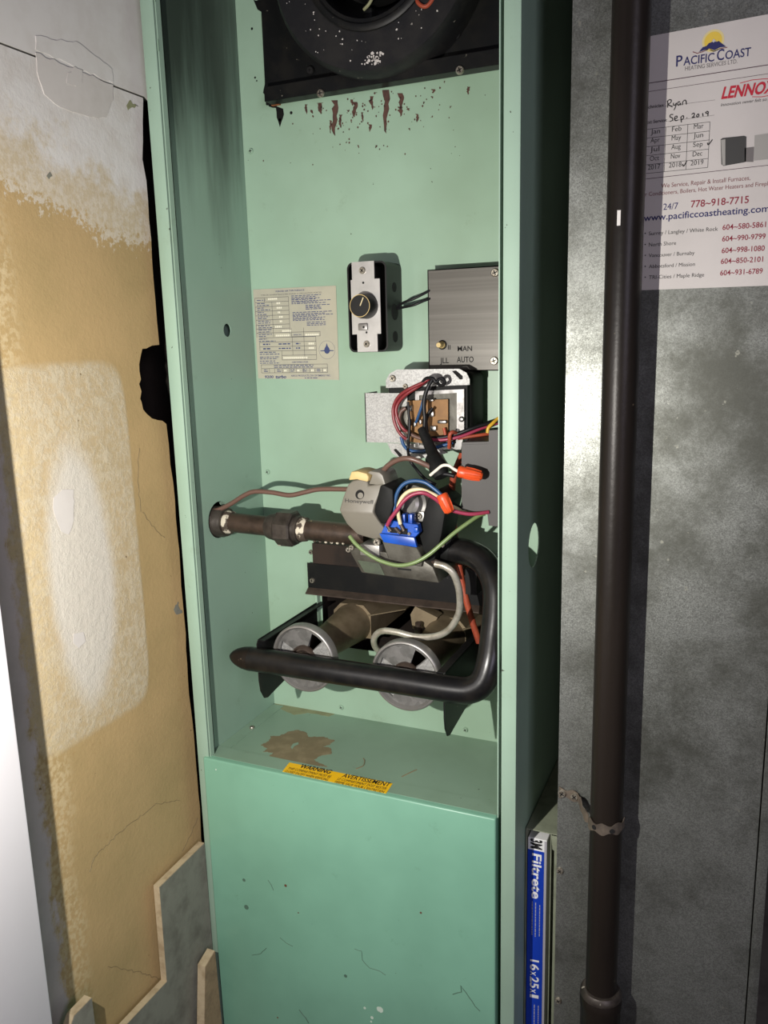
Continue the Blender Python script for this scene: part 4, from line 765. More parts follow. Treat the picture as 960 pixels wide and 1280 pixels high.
wire('sheathed_cable', 'thick brown cable arching from the valve top to the black taped bundle', [(0.2476, 0.06, 0.8857), (0.2542, 0.055, 0.8945), (0.264, 0.052, 0.9048), (0.2772, 0.05, 0.9121), (0.291, 0.048, 0.9148), (0.3039, 0.05, 0.9112), (0.316, 0.054, 0.9046), (0.321, 0.056, 0.8999)], 'brown_wire', 0.0032)
wire('orange_conduit', 'faded orange cable running down behind the manifold to the right burner', [(0.3376, 0.105, 0.9131), (0.3318, 0.095, 0.8933), (0.3266, 0.098, 0.8733), (0.3266, 0.1, 0.8436), (0.3267, 0.105, 0.8178), (0.3289, 0.11, 0.7865), (0.3332, 0.112, 0.7558), (0.3392, 0.112, 0.7306), (0.3457, 0.114, 0.7047), (0.3537, 0.118, 0.6749)], 'orange_cable', 0.0042, n=10)
wire('ground_wire', 'green wire hanging in a deep loop below the valve', [(0.2247, 0.024, 0.8239), (0.2337, 0.022, 0.8154), (0.2473, 0.021, 0.8061), (0.2654, 0.021, 0.798), (0.2865, 0.021, 0.7945), (0.305, 0.022, 0.7983), (0.3221, 0.026, 0.8081), (0.3375, 0.032, 0.8219), (0.3498, 0.038, 0.8335), (0.3614, 0.046, 0.8427), (0.3724, 0.056, 0.8506), (0.3784, 0.061, 0.8527)], 'green_wire', 0.0024)
wire('blue_wire', 'blue wire arching over the valve terminals to the lower wire nut', [(0.2775, 0.036, 0.8488), (0.2783, 0.036, 0.863), (0.2822, 0.036, 0.8772), (0.2899, 0.037, 0.8868), (0.3014, 0.038, 0.8908), (0.3146, 0.039, 0.8894), (0.3257, 0.04, 0.8824), (0.3339, 0.041, 0.8753)], 'blue_wire', 0.0023)
wire('cream_wire', 'cream wire arching from the blue terminal block to the lower wire nut', [(0.2873, 0.03, 0.8412), (0.2855, 0.029, 0.8526), (0.2858, 0.029, 0.8629), (0.2915, 0.03, 0.8742), (0.3011, 0.031, 0.8809), (0.3129, 0.033, 0.8821), (0.3242, 0.036, 0.8775), (0.3333, 0.04, 0.8717)], 'cream_wire', 0.0023)
wire('purple_wire', 'crimson wire arching from the blue terminal block to the lower wire nut', [(0.2725, 0.026, 0.8392), (0.2771, 0.025, 0.8473), (0.2853, 0.025, 0.858), (0.294, 0.026, 0.8695), (0.3041, 0.028, 0.877), (0.316, 0.03, 0.8791), (0.3265, 0.035, 0.8732), (0.3351, 0.04, 0.8645)], 'purple_wire', 0.0024)
wire('purple_wire', 'crimson wire running from the lower wire nut to the grey junction cover', [(0.3429, 0.042, 0.859), (0.3514, 0.045, 0.8561), (0.363, 0.05, 0.8535), (0.3727, 0.055, 0.8536), (0.3831, 0.061, 0.8548)], 'purple_wire', 0.0023)
wire('cream_wire', 'short cream wire from the lower wire nut under the grey cover', [(0.3432, 0.044, 0.8632), (0.3471, 0.052, 0.8591), (0.3495, 0.065, 0.8529), (0.351, 0.075, 0.8501)], 'cream_wire', 0.0022)
wire('white_wire', 'short white wire from the taped bundle into the upper wire nut', [(0.3181, 0.048, 0.8964), (0.3265, 0.044, 0.9028), (0.3356, 0.04, 0.9092), (0.3439, 0.038, 0.9099), (0.3488, 0.04, 0.9061), (0.3546, 0.042, 0.9025)], 'white_wire', 0.0018)
wire('black_wire', 'upper of two black leads from dial box to switch cover', [(0.2384, 0.15, 1.0877), (0.2503, 0.145, 1.0929), (0.2627, 0.143, 1.0961), (0.2742, 0.146, 1.1014), (0.2855, 0.152, 1.1077)], 'black_wire', 0.0016)
wire('black_wire', 'lower of two black leads from dial box to switch cover', [(0.2384, 0.15, 1.0858), (0.2497, 0.146, 1.0872), (0.2647, 0.143, 1.0894), (0.2761, 0.146, 1.0938), (0.2854, 0.152, 1.0973)], 'black_wire', 0.0016)
wire('red_wire', 'outer red wire looping left of the terminal board', [(0.3008, 0.096, 1.003), (0.2906, 0.096, 0.9974), (0.2753, 0.096, 0.9909), (0.2608, 0.098, 0.9822), (0.2524, 0.1, 0.9695), (0.252, 0.1, 0.956), (0.2559, 0.1, 0.9435), (0.262, 0.1, 0.9348), (0.2674, 0.102, 0.9299)], 'red_wire', 0.0021)
wire('red_wire', 'inner red wire looping left of the terminal board', [(0.296, 0.098, 1.0001), (0.2857, 0.098, 0.9936), (0.2712, 0.098, 0.9851), (0.2598, 0.1, 0.9753), (0.2554, 0.1, 0.9647), (0.2582, 0.1, 0.9522), (0.2643, 0.1, 0.9427), (0.2703, 0.103, 0.9376)], 'red_wire', 0.0021)
wire('brown_wire', 'dark brown wire curving along the lower edge of the terminal board', [(0.2655, 0.106, 0.9672), (0.26, 0.104, 0.9625), (0.2585, 0.102, 0.953), (0.2645, 0.102, 0.9415), (0.2759, 0.102, 0.9349), (0.2882, 0.102, 0.9304), (0.2974, 0.102, 0.9277)], 'brown_wire', 0.0024)
wire('black_wire', 'black wire hanging straight down across the terminal board', [(0.2713, 0.1, 0.9754), (0.2724, 0.099, 0.9621), (0.2736, 0.098, 0.9488), (0.2722, 0.098, 0.9314), (0.2708, 0.098, 0.9168), (0.283, 0.075, 0.9078), (0.2893, 0.079, 0.897), (0.2988, 0.083, 0.8852), (0.3107, 0.086, 0.8785)], 'black_wire', 0.0019)
wire('black_wire', 'knotted black wire lead at the top of the terminal board', [(0.2917, 0.096, 0.9983), (0.2975, 0.094, 1.0031), (0.3063, 0.092, 1.0031), (0.3102, 0.092, 0.9985), (0.3134, 0.094, 1.0021), (0.3177, 0.096, 1.002), (0.3189, 0.098, 0.9972), (0.3132, 0.1, 0.9943), (0.3075, 0.102, 0.998)], 'black_wire', 0.0020)
wire('black_wire', 'black wire dropping from the knot to the thick taped sleeve', [(0.3045, 0.094, 1.0012), (0.3001, 0.092, 0.993), (0.2959, 0.092, 0.9818), (0.2947, 0.092, 0.9687), (0.2955, 0.092, 0.9555), (0.2938, 0.093, 0.9402)], 'black_wire', 0.0026)
wire('blue_wire', 'dark blue wire beside the black drop on the terminal board', [(0.3006, 0.099, 0.9972), (0.2933, 0.099, 0.9832), (0.2886, 0.1, 0.9698), (0.2835, 0.102, 0.9582), (0.2791, 0.105, 0.9501)], 'blue_wire', 0.0018)
wire('black_wire', 'short black jumper between terminals of the brown board', [(0.302, 0.102, 0.9679), (0.2976, 0.1, 0.9623), (0.2944, 0.1, 0.9528), (0.296, 0.098, 0.9397)], 'black_wire', 0.0020)
wire('blue_wire', 'blue wire looping below the terminal board', [(0.2606, 0.102, 0.9326), (0.2635, 0.101, 0.924), (0.27, 0.1, 0.9175), (0.2804, 0.1, 0.9154), (0.2928, 0.1, 0.9162), (0.3072, 0.1, 0.9215), (0.3176, 0.102, 0.9244), (0.3257, 0.105, 0.9271)], 'blue_wire', 0.0022)
wire('purple_wire', 'crimson wire running right from the taped sleeve past the transformer', [(0.2972, 0.1, 0.9308), (0.311, 0.101, 0.9301), (0.3264, 0.103, 0.9321), (0.3407, 0.108, 0.9362), (0.3562, 0.115, 0.9428), (0.3787, 0.125, 0.9507), (0.4011, 0.12, 0.9599), (0.4125, 0.135, 0.9633)], 'purple_wire', 0.0021)
wire('black_wire', 'black wire above the crimson one running right past the transformer', [(0.2964, 0.102, 0.9315), (0.3123, 0.103, 0.9328), (0.3298, 0.105, 0.9367), (0.3447, 0.108, 0.9424), (0.3602, 0.115, 0.9476), (0.3806, 0.125, 0.9526), (0.4011, 0.12, 0.9617), (0.4124, 0.135, 0.9652)], 'black_wire', 0.0024)
wire('orange_wire', 'orange wire bent over below the terminal board', [(0.3144, 0.106, 0.9439), (0.3162, 0.105, 0.9374), (0.3172, 0.105, 0.9326)], 'orange_cable', 0.0020)
wire('orange_wire', 'short orange wire standing in front of the crimson wire', [(0.3221, 0.102, 0.9207), (0.3241, 0.098, 0.9308), (0.3254, 0.096, 0.9377), (0.3282, 0.098, 0.9403), (0.3301, 0.104, 0.9388)], 'orange_cable', 0.0024)
wire('orange_wire', 'orange wire running right below the crimson wire to the grey cover', [(0.3307, 0.108, 0.9316), (0.3453, 0.112, 0.9339), (0.3576, 0.117, 0.9355), (0.3656, 0.123, 0.9364)], 'orange_cable', 0.0021)
wire('yellow_wire', 'yellow wire curving up past the right flange', [(0.3655, 0.115, 0.9383), (0.3665, 0.115, 0.944), (0.371, 0.118, 0.9494), (0.3787, 0.125, 0.9563), (0.4011, 0.12, 0.9654), (0.4124, 0.135, 0.968)], 'yellow_wire', 0.0022)
wire('black_wire', 'thin black wire behind the grey junction cover edge', [(0.3313, 0.07, 0.8708), (0.3371, 0.07, 0.8617), (0.3459, 0.07, 0.8565), (0.3507, 0.07, 0.8549)], 'black_wire', 0.0016)
sl = thing('taped_sleeve', 'thick black taped cable sleeve hanging below the terminal board', 'sleeve', (0.323, 0.04, 0.8924))
mb = MB(); mb.tube([(0.2912, 0.092, 0.944), (0.2994, 0.086, 0.9326), (0.31, 0.076, 0.919), (0.3192, 0.064, 0.9097)], [0.0052, 0.0062, 0.0068, 0.0075], 14, 6); obj('sleeve', mb, 'tape_black', sl, 60)
mb = MB(); mb.tube([(0.3139, 0.068, 0.9127), (0.3203, 0.061, 0.9074), (0.3263, 0.055, 0.9011), (0.3302, 0.052, 0.8944)], [0.0095, 0.0105, 0.0105, 0.0085], 14, 6); obj('tape_wrap', mb, 'tape_black', sl, 60)
mb = MB(); mb.tube([(0.331, 0.05, 0.8984), (0.3386, 0.05, 0.8978), (0.3462, 0.05, 0.8963)], 0.0026, 8, 5); obj('loose_end', mb, 'black_wire', sl, 60)
def wire_nut(label, p0, p1, r0, r1):
    e = thing('wire_nut', label, 'wire nut', tuple(p0), 'orange wire nuts')
    p0 = Vector(p0); p1 = Vector(p1); L = (p1 - p0).length
    mb = MB(); mb.lathe(p0, p1 - p0, [(r0 * .8, 0), (r0, L * .06), (r0, L * .28), (r1 * 1.25, L * .62), (r1 * 1.05, L * .92), (r1 * .7, L)], 24); obj('shell', mb, 'orange', e, 50)
    a = (p1 - p0).normalized(); u = a.orthogonal().normalized()
    for k in range(8):
        d = Matrix.Rotation(k * math.pi / 4, 3, a) @ u
        mb = MB(); mb.tube([p0 + a * L * .30 + d * r0 * .97, p0 + a * L * .62 + d * r1 * 1.28, p0 + a * L * .93 + d * r1 * 1.05], 0.0007, 6, 3); obj('grip_rib', mb, 'orange', e, 50)
wire_nut('orange wire nut lying against the grey junction cover', (0.3535, 0.04, 0.9036), (0.3803, 0.046, 0.8979), 0.0066, 0.0050)
wire_nut('orange wire nut joining the arching valve wires', (0.3357, 0.036, 0.8776), (0.3455, 0.036, 0.8567), 0.0066, 0.0050)

# ================================================================ galvanised duct at the right
DYF = 0.0100
du = thing('return_duct', 'tall galvanised sheet metal duct standing right of the furnace', 'duct', (0.58, 0.25, 0.0))
mb = MB(); mb.box((0.4775, DYF, 0.004), (0.6800, DYF + 0.001, 2.1)); du_f = obj('front_sheet', mb, 'galvanised', du, 0)
obj('side_sheet', MB().box((0.4775, DYF + 0.001, 0.004), (0.4785, 0.55, 2.1)), 'galvanised', du, 0)
obj('side_sheet', MB().box((0.6900, DYF + 0.001, 0.004), (0.6910, 0.55, 2.1)), 'galvanised', du, 0)
obj('standing_seam', MB().box((0.6812, DYF - 0.003, 0.004), (0.6912, DYF + 0.001, 2.1), 0.0008), 'galvanised', du)
obj('back_sheet', MB().box((0.4785, 0.549, 0.004), (0.6900, 0.55, 2.1)), 'galvanised', du, 0)
for p in [(0.4816, 0.0099, 0.4581), (0.4827, 0.0099, 0.2885)]: screw(du, p, 0.0040)
# ---------------------------------------------------------------- standpipe, coupling and hanger strap
sp = thing('standpipe', 'dark brown vertical iron pipe in front of the galvanised duct', 'pipe', (0.5345, -0.018, 0.0))
mb = MB(); mb.cyl((0.5345, -0.018, 0.335), (0.5335, -0.018, 2.1), 0.0166, n=32); obj('pipe', mb, 'soil_pipe', sp, 60)
mb = MB(); mb.lathe((0.5345, -0.018, 0.004), (0, 0, 1), [(0.0215, 0), (0.0215, 0.318), (0.0225, 0.322), (0.0225, 0.331), (0.0200, 0.336), (0.0170, 0.337)], 32); obj('coupling', mb, 'soil_pipe', sp, 40)
mb = MB(); mb.lathe((0.5345, -0.018, 0.338), (0, 0, 1), [(0.0205, 0.002), (0.0222, 0), (0.0222, 0.004), (0.0195, 0.0075), (0.0170, 0.008)], 32); obj('coupling_rim', mb, 'nut_iron', sp, 40)
mb = MB(); mb.prism([(0.5335 - 0.004, -0.0349, 1.143), (0.5335 - 0.001, -0.0349, 1.143), (0.5335 - 0.001, -0.0349, 1.156), (0.5335 - 0.004, -0.0349, 1.156)], (0, 0.001, 0)); obj('paint_fleck', mb, 'plaster_white', sp, 0)

hs = thing('hanger_strap', 'perforated metal hanger strap looped round the dark standpipe', 'strap', (0.5100, 0.009, 0.55))
pth = [(0.4790, 0.0088, 0.5555), (0.4900, 0.0086, 0.5550), (0.5000, 0.0080, 0.5540), (0.5040, 0.0010, 0.5530), (0.5080, -0.0080, 0.5500), (0.5130, -0.0160, 0.5480)]
for k in range(9):
    a = math.pi + math.pi * k / 8 * 1.02; pth.append((0.5343 + 0.0178 * math.cos(a), -0.018 + 0.0178 * math.sin(a), 0.5470 + 0.0004 * k))
# ribbon with scalloped edges
def ribbon(P, wid, per):
    mb = MB(); P = [Vector(p) for p in P]; Q = []
    for i in range(len(P) - 1):
        for k in range(6): Q.append(P[i].lerp(P[i + 1], k / 6))
    Q.append(P[-1]); s = 0; rows = []
    for i, p in enumerate(Q):
        if i: s += (p - Q[i - 1]).length
        w = wid * (0.78 + 0.22 * math.cos(2 * math.pi * s / per)); d = (Q[min(i + 1, len(Q) - 1)] - Q[max(i - 1, 0)]).normalized(); nn = d.cross(Vector((0, 0, 1))).normalized() * 0.0009
        rows.append([mb.bm.verts.new(p + Vector((0, 0, sg * w)) + o_) for sg, o_ in ((-1, Vector()), (1, Vector()), (1, nn), (-1, nn))])
    for A, B in zip(rows, rows[1:]):
        for k in range(4): mb.bm.faces.new((A[k], A[(k + 1) % 4], B[(k + 1) % 4], B[k]))
    mb.bm.faces.new(rows[0]); mb.bm.faces.new(rows[-1][::-1]); return mb
obj('strap', ribbon(pth, 0.0068, 0.016), 'strap_metal', hs, 40)
for k in (2.6, 5.2):
    a = math.pi + math.pi * k / 8; c = Vector((0.5343 + 0.0186 * math.cos(a), -0.018 + 0.0186 * math.sin(a), 0.5480)); d = Vector((math.cos(a), math.sin(a), 0))
    mb = MB(); mb.lathe(c, d, [(0.0026, 0), (0.0026, 0.0006)], 14); obj('strap_hole', mb, 'dark_void', hs, 0)
screw(hs, (0.4825, 0.0078, 0.5552), 0.0046); screw(hs, (0.4962, 0.0078, 0.5543), 0.0046)

# ---------------------------------------------------------------- filter rack and filter
fr = thing('filter_rack', 'dusty green sheet metal filter rack between furnace and duct', 'filter rack', (0.455, 0.25, 0.0))
mb = MB(); mb.box((0.4335, 0.0450, 0.4780), (0.4765, 0.5200, 0.4792)); obj('top_sheet', mb, 'green_rack', fr, 0)
mb = MB(); mb.box((0.4628, 0.0450, 0.004), (0.4640, 0.5200, 0.4775)); mb.box((0.4676, 0.0440, 0.004), (0.4745, 0.0452, 0.4700)); mb.box((0.4640, 0.070, 0.004), (0.4745, 0.0712, 0.4700)); mb.box((0.4733, 0.0452, 0.004), (0.4745, 0.0600, 0.4700)); obj('side_sheet', mb, 'green_rack', fr, 0)
mb = MB(); mb.box((0.4335, 0.0450, 0.004), (0.4343, 0.5200, 0.4775)); obj('side_sheet', mb, 'green_rack', fr, 0)
mb = MB(); mb.prism([(0.4640, 0.0440, 0.4770), (0.4760, 0.0440, 0.4770), (0.4735, 0.0420, 0.4560), (0.4655, 0.0430, 0.4600)], (0, 0.001, 0)); obj('bent_tab', mb, 'green_rack', fr, 0)
obj('bottom_sheet', MB().box((0.4335, 0.0450, 0.004), (0.4640, 0.5200, 0.0052)), 'green_rack', fr, 0)
ft = thing('air_filter', 'blue and white cardboard furnace air filter standing in the rack', 'air filter', (0.446, 0.25, 0.01))
FX0, FX1, FYF = 0.4352, 0.4580, 0.0480
mb = MB(); mb.box((FX0, FYF, 0.060), (FX1, 0.450, 0.4660), 0.0006, 1); fb = obj('frame', mb, 'filter_white', ft, 0)
mb = MB(); mb.box((FX0 + 0.0001, FYF - 0.0004, 0.061), (FX1 - 0.0030, FYF - 0.0001, 0.4505)); bp = obj('printed_edge', mb, 'filter_blue', ft, 0)
mb = MB(); mb.box((FX1 - 0.0028, FYF - 0.0004, 0.061), (FX1, FYF - 0.0001, 0.4650)); obj('silver_edge', mb, 'filter_silver', ft, 0)
def down(s, z0, z1, x, h, m, bold=0, shear=0.0): write('printed_text', s, (x, FYF - 0.0007, z0), (x, FYF - 0.0007, z1), h, m, bp, shear, bold, (0, 0, -1), (1, 0, 0))
down('3M', 0.4655, 0.4530, FX0 + 0.0040, 0.0130, 'print_black', 3)
down('Filtrete', 0.4465, 0.3860, FX0 + 0.0058, 0.0110, 'filter_white', 2)
down('16', 0.3010, 0.2860, FX0 + 0.0050, 0.0105, 'filter_white', 2, -0.1); down('x', 0.2845, 0.2785, FX0 + 0.0050, 0.0105, 'filter_white', 0, -0.1)
down('25', 0.2770, 0.2610, FX0 + 0.0050, 0.0105, 'filter_white', 2, -0.1); down('x', 0.2595, 0.2535, FX0 + 0.0050, 0.0105, 'filter_white', 0, -0.1); down('1', 0.2515, 0.2470, FX0 + 0.0050, 0.0105, 'filter_white', 2, -0.1)
fp = MB()
for i, (x_, z_, l_) in enumerate(((0.0150, 0.3790, 0.040), (0.0100, 0.3810, 0.047), (0.0060, 0.3815, 0.046), (0.0150, 0.2380, 0.040), (0.0100, 0.2380, 0.040))):
    a = 0
    while a < l_:
        w = random.uniform(.0015, .005); fp.quad([(FX0 + x_ + d, FYF - 0.0007, z_ - a - e) for d, e in ((0, 0), (0.0010, 0), (0.0010, w), (0, w))]); a += w + 0.0008
fo = obj('fine_print', fp, 'filter_silver', bp, 0); fo['kind'] = 'stuff'

# ---------------------------------------------------------------- service record sheet on the duct
QY = DYF - 0.0006
sh = thing('service_sheet', 'white printed furnace service record sheet stuck on the galvanised duct', 'paper', (0.60, DYF, 1.08))
obj('sheet', MB().prism([(0.5405, 0.0096, 1.3068), (0.6511, 0.0096, 1.3095), (0.6655, 0.0096, 1.0874), (0.5456, 0.0096, 1.0884)], (0, -0.0003, 0)), 'paper', sh, 0)
def pt(s, a, b, h, m, bold=0, shear=0.0, name='printed_text'):
    return write(name, s, (a[0], QY - 0.0003, a[2]), (b[0], QY - 0.0003, a[2]), h, m, sh, shear, bold)
def line(a, b, m, w=0.0006, name='printed_rule'):
    a = Vector((a[0], QY - 0.0002, a[2])); b = Vector((b[0], QY - 0.0002, b[2])); d = (b - a).normalized(); n_ = Vector((-d.z, 0, d.x)) * (w / 2)
    mb = MB(); mb.quad([tuple(a - n_), tuple(b - n_), tuple(b + n_), tuple(a + n_)]); return obj(name, mb, m, sh, 0)
# logo
c = (0.5996, 0.0094, 1.2952)
mb = MB(); mb.plate([circle((c[0], QY - 0.0002, c[2]), 0.0090, 28)], None); obj('logo_sun', mb, 'print_sun_pale', sh, 0)
mb = MB(); mb.plate([circle((c[0], QY - 0.0003, c[2]), 0.0072, 28)], None); obj('logo_sun', mb, 'print_sun', sh, 0)
M_ = [(0.5882, 0.0092, 1.2877), (0.5913, 0.0092, 1.2912), (0.5945, 0.0092, 1.2918), (0.5961, 0.0092, 1.2937), (0.5982, 0.0092, 1.2941), (0.5999, 0.0092, 1.2966), (0.6025, 0.0092, 1.2938), (0.6041, 0.0092, 1.2943), (0.608, 0.0092, 1.2908), (0.6103, 0.0092, 1.2887), (0.6055, 0.0092, 1.289), (0.6012, 0.0092, 1.2873), (0.5968, 0.0092, 1.2893), (0.5925, 0.0092, 1.2886)]
mb = MB(); mb.plate([[(p[0], QY - 0.0005, p[2]) for p in M_]], None); obj('logo_mountain', mb, 'print_navy', sh, 0)
mb = MB(); mb.plate([[(p[0], QY - 0.0006, p[2]) for p in [(0.5984, 0.0092, 1.2941), (0.5999, 0.0092, 1.2967), (0.6024, 0.0092, 1.2939), (0.6009, 0.0092, 1.2943), (0.6001, 0.0092, 1.2934), (0.5993, 0.0092, 1.2944)]]], None); obj('logo_snow', mb, 'paper', sh, 0)
sw = [(0.5832, 0.0092, 1.2889), (0.5871, 0.0092, 1.287), (0.5915, 0.0092, 1.2877), (0.5963, 0.0092, 1.2891), (0.6007, 0.0092, 1.2866), (0.6055, 0.0092, 1.2881), (0.6114, 0.0092, 1.2882)]
for a, b in zip(sw, sw[1:]): line(a, b, 'print_brown', 0.0007, 'logo_swoosh')
A = [(0.5698, 0.0092, 1.2788), (0.6012, 0.0092, 1.2781), (0.6033, 0.0092, 1.2788), (0.6304, 0.0092, 1.2786), (0.5776, 0.0092, 1.2744), (0.6201, 0.0092, 1.2743)]
zb = A[0][2]
pt('P', A[0], (A[0][0] + .0052, 0, zb), 0.0088, 'print_navy', 1)
pt('ACIFIC', (A[0][0] + .0062, 0, zb), A[1], 0.0068, 'print_navy', 1)
pt('C', (A[2][0], 0, zb), (A[2][0] + .0058, 0, zb), 0.0088, 'print_navy', 1)
pt('OAST', (A[2][0] + .0068, 0, zb), A[3], 0.0068, 'print_navy', 1)
pt('HEATING SERVICES LTD.', A[4], A[5], 0.0034, 'print_grey')
line(*[(0.5409, 0.0094, 1.2682), (0.6531, 0.0094, 1.2698)], 'print_rule', 0.0007); line(*[(0.5412, 0.0094, 1.2612), (0.6535, 0.0094, 1.2628)], 'print_rule', 0.0004)
pt('LENNOX', *[(0.6086, 0.0092, 1.2475), (0.6508, 0.0092, 1.2475)], 0.0092, 'print_red', 3, 0.22)
for arc in ([(0.6231, 0.0092, 1.2581), (0.6326, 0.0092, 1.2594), (0.642, 0.0092, 1.259), (0.6538, 0.0092, 1.2577)], [(0.6334, 0.0092, 1.2459), (0.641, 0.0092, 1.2449), (0.6546, 0.0092, 1.2457)]):
    for a, b in zip(arc, arc[1:]): line(a, b, 'print_red', 0.0006, 'logo_arc')
pt('Innovation never felt so good.', *[(0.6086, 0.0092, 1.2413), (0.6547, 0.0092, 1.2438)], 0.0026, 'print_darkgrey', 0, 0.2)
pt('Technician:', *[(0.5431, 0.0092, 1.2471), (0.5613, 0.0092, 1.2479)], 0.0028, 'print_black', 1)
line(*[(0.5617, 0.0094, 1.2472), (0.6037, 0.0094, 1.2472)], 'print_grey', 0.0003)
pt('Next Service:', *[(0.5432, 0.0092, 1.2343), (0.5642, 0.0092, 1.2352)], 0.0028, 'print_black', 1)
line(*[(0.565, 0.0094, 1.2342), (0.6037, 0.0094, 1.2348)], 'print_grey', 0.0003)
# handwriting
def pen(strokes, w=0.0008):
    mb = MB()
    for s_ in strokes:
        P = [(p[0], QY - 0.0004, p[2]) for p in s_]; mb.tube(P, w / 2, 6, 4)
    obj('handwriting', mb, 'print_black', sh, 0)
pen([[(0.5639, 0.0092, 1.2517), (0.5641, 0.0092, 1.2489), (0.5641, 0.0092, 1.2458)], [(0.5635, 0.0092, 1.2509), (0.5653, 0.0092, 1.2522), (0.5671, 0.0092, 1.2514), (0.5664, 0.0092, 1.2495), (0.5644, 0.0092, 1.2486), (0.5665, 0.0092, 1.2469), (0.5683, 0.0092, 1.2459)], [(0.5689, 0.0092, 1.2491), (0.5692, 0.0092, 1.2473), (0.5705, 0.0092, 1.2472), (0.5714, 0.0092, 1.2488), (0.571, 0.0092, 1.2463), (0.5704, 0.0092, 1.2445), (0.5696, 0.0092, 1.2431)], [(0.5745, 0.0092, 1.2492), (0.5729, 0.0092, 1.2493), (0.5726, 0.0092, 1.2474), (0.5737, 0.0092, 1.2466), (0.5748, 0.0092, 1.2481), (0.5751, 0.0092, 1.2464)], [(0.5766, 0.0092, 1.2464), (0.5768, 0.0092, 1.2488), (0.5783, 0.0092, 1.2502), (0.5796, 0.0092, 1.2491), (0.58, 0.0092, 1.2464)]])
pen([[(0.5691, 0.0092, 1.2394), (0.567, 0.0092, 1.2396), (0.5665, 0.0092, 1.2379), (0.5685, 0.0092, 1.2366), (0.5688, 0.0092, 1.2348), (0.5666, 0.0092, 1.2339)], [(0.5706, 0.0092, 1.2359), (0.5724, 0.0092, 1.2361), (0.5725, 0.0092, 1.2376), (0.571, 0.0092, 1.2376), (0.5704, 0.0092, 1.2355), (0.5718, 0.0092, 1.234), (0.5736, 0.0092, 1.2344)], [(0.5757, 0.0092, 1.2368), (0.5761, 0.0092, 1.2341), (0.5764, 0.0092, 1.2321)], [(0.5757, 0.0092, 1.2364), (0.5773, 0.0092, 1.2375), (0.5782, 0.0092, 1.2361), (0.5772, 0.0092, 1.2344), (0.576, 0.0092, 1.2346)], [(0.5806, 0.0092, 1.2354), (0.5811, 0.0092, 1.2351)], [(0.5849, 0.0092, 1.2375), (0.5861, 0.0092, 1.2386), (0.5871, 0.0092, 1.2374), (0.5863, 0.0092, 1.2358), (0.5852, 0.0092, 1.235), (0.5876, 0.0092, 1.2352)], [(0.5898, 0.0092, 1.2371), (0.5889, 0.0092, 1.2361), (0.5896, 0.0092, 1.2349), (0.5909, 0.0092, 1.2356), (0.5904, 0.0092, 1.2372), (0.5895, 0.0092, 1.2371)], [(0.5939, 0.0092, 1.2375), (0.5943, 0.0092, 1.235)], [(0.5973, 0.0092, 1.2369), (0.5963, 0.0092, 1.2378), (0.5976, 0.0092, 1.2386), (0.5986, 0.0092, 1.2376), (0.5977, 0.0092, 1.2366), (0.5984, 0.0092, 1.2367), (0.5983, 0.0092, 1.2345)]])
# month table
tx = [(0.5456, 0.0094, 1.2297), (0.5634, 0.0094, 1.2302), (0.582, 0.0094, 1.2306), (0.6004, 0.0094, 1.2304)]
ty = [(0.5456, 0.0094, 1.2297), (0.5456, 0.0094, 1.2222), (0.5458, 0.0094, 1.2148), (0.5458, 0.0094, 1.2072), (0.5459, 0.0094, 1.1994), (0.546, 0.0094, 1.1919)]
for q in tx: line((q[0], 0, ty[0][2]), (q[0], 0, ty[-1][2]), 'print_darkgrey', 0.0004)
for q in ty: line((tx[0][0], 0, q[2]), (tx[-1][0], 0, q[2]), 'print_darkgrey', 0.0004)
for i, row in enumerate((('Jan', 'Feb', 'Mar'), ('Apr', 'May', 'Jun'), ('Jul', 'Aug', 'Sep'), ('Oct', 'Nov', 'Dec'), ('2017', '2018', '2019'))):
    for j, s_ in enumerate(row):
        xc = (tx[j][0] + tx[j + 1][0]) / 2; w = 0.0080 if i < 4 else 0.0108
        pt(s_, (xc - w / 2, 0, ty[i + 1][2] + 0.0030), (xc + w / 2, 0, 0), 0.0042, 'print_darkgrey')
for s in [[(0.5992, 0.0092, 1.2125), (0.6001, 0.0092, 1.2108), (0.603, 0.0092, 1.2147)], [(0.5789, 0.0092, 1.1967), (0.5801, 0.0092, 1.195), (0.5824, 0.0092, 1.1991)]]: pen([s], 0.0009)
line(*[(0.5431, 0.0094, 1.1871), (0.6583, 0.0094, 1.189)], 'print_rule', 0.0005)
# pictured grey appliances
def pic(name, px, m, off=0.0003):
    mb = MB(); mb.plate([[(p[0], QY - off, p[2]) for p in px]], None); obj(name, mb, m, sh, 0)
pic('printed_appliance', [(0.6099, 0.0092, 1.2142), (0.6115, 0.0092, 1.2152), (0.6288, 0.0092, 1.2151), (0.6308, 0.0092, 1.2141), (0.6316, 0.0092, 1.1938), (0.6301, 0.0092, 1.1931), (0.6133, 0.0092, 1.1918), (0.6116, 0.0092, 1.1934)], 'print_darkgrey')
pic('printed_appliance', [(0.6102, 0.009, 1.2136), (0.6138, 0.009, 1.2139), (0.6149, 0.009, 1.1922), (0.6125, 0.009, 1.1924)], 'print_lightgrey', 0.0005)
pic('printed_appliance', [(0.6299, 0.0092, 1.205), (0.6374, 0.0092, 1.2052), (0.6376, 0.0092, 1.1927), (0.6306, 0.0092, 1.1934)], 'print_grey')
pic('printed_appliance', [(0.6373, 0.0092, 1.2145), (0.653, 0.0092, 1.2151), (0.6544, 0.0092, 1.1937), (0.638, 0.0092, 1.1937)], 'print_lightgrey')
pt('We Service, Repair & Install Furnaces,', *[(0.5614, 0.0092, 1.1781), (0.6359, 0.0092, 1.1807)], 0.0038, 'print_brown')
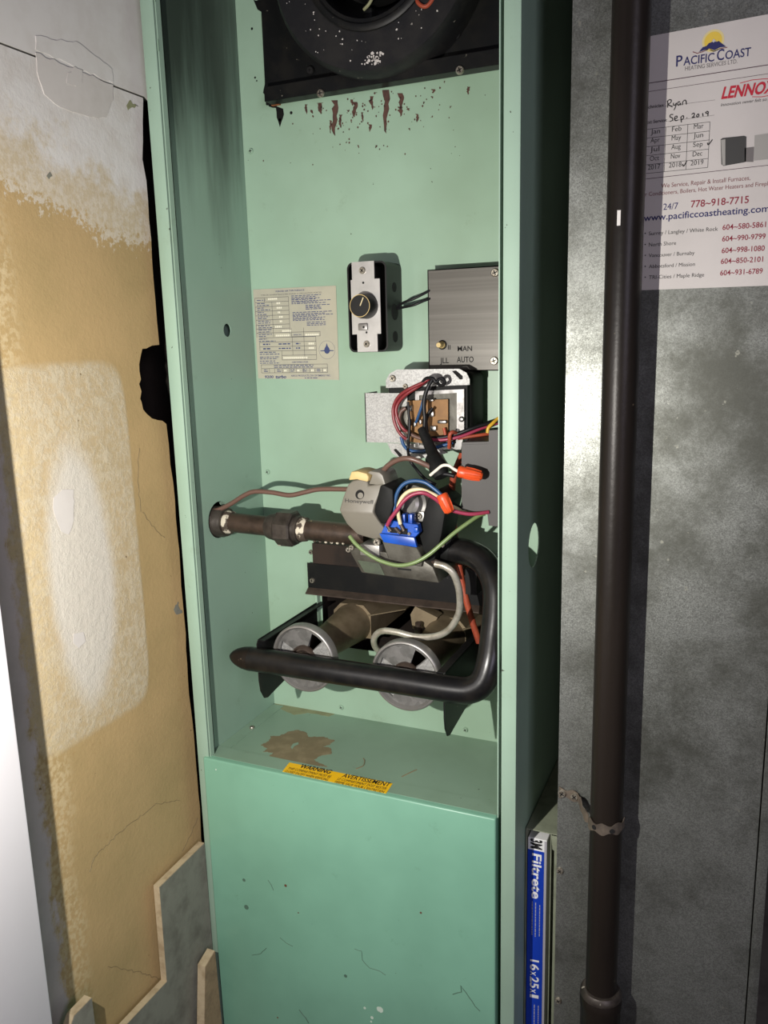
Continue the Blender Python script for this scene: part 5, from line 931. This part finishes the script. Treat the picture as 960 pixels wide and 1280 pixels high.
pt('Air Conditioners, Boilers, Hot Water Heaters and Fireplaces', *[(0.5433, 0.0092, 1.1721), (0.6585, 0.0092, 1.1752)], 0.0036, 'print_brown')
pt('24/7', *[(0.5639, 0.0092, 1.1588), (0.5768, 0.0092, 1.1595)], 0.0056, 'print_navy')
pt('778~918-7715', *[(0.5877, 0.0092, 1.159), (0.6358, 0.0092, 1.1607)], 0.0060, 'print_maroon', 1)
pt('www.pacificcoastheating.com', *[(0.547, 0.0092, 1.1503), (0.6529, 0.0092, 1.1533)], 0.0058, 'print_navy', 1)
ROWS_ = [((0.5488, 0.0092, 1.1389), (0.5521, 0.0092, 1.1374), (0.6116, 0.0092, 1.1345), (0.6154, 0.0092, 1.1376), (0.6509, 0.0092, 1.1351)), ((0.5492, 0.0092, 1.1289), (0.5525, 0.0092, 1.1275), (0.5764, 0.0092, 1.1271), (0.6156, 0.0092, 1.1277), (0.6512, 0.0092, 1.1253)), ((0.5496, 0.0092, 1.1192), (0.5528, 0.0092, 1.1178), (0.5928, 0.0092, 1.1166), (0.6158, 0.0092, 1.1176), (0.6511, 0.0092, 1.1154)), ((0.5499, 0.0092, 1.1093), (0.5532, 0.0092, 1.1079), (0.5936, 0.0092, 1.1069), (0.6156, 0.0092, 1.1083), (0.6504, 0.0092, 1.1063)), ((0.5503, 0.0092, 1.0995), (0.5536, 0.0092, 1.0981), (0.602, 0.0092, 1.0969), (0.6155, 0.0092, 1.0982), (0.6507, 0.0092, 1.0963))]
for (d_, a, b, c0, c1), s_, num in zip(ROWS_, ('Surrey / Langley / White Rock', 'North Shore', 'Vancouver / Burnaby', 'Abbotsford / Mission', 'TRI-Cities / Maple Ridge'), ('604~580-5861', '604~990-9799', '604~998-1080', '604~850-2101', '604~931-6789')):
    mb = MB(); mb.plate([circle((d_[0], QY - 0.0003, d_[2] + 0.0006), 0.0006, 10)], None); obj('bullet', mb, 'print_black', sh, 0)
    pt(s_, a, b, 0.0034, 'print_darkgrey'); pt(num, c0, c1, 0.0046, 'print_maroon', 1)
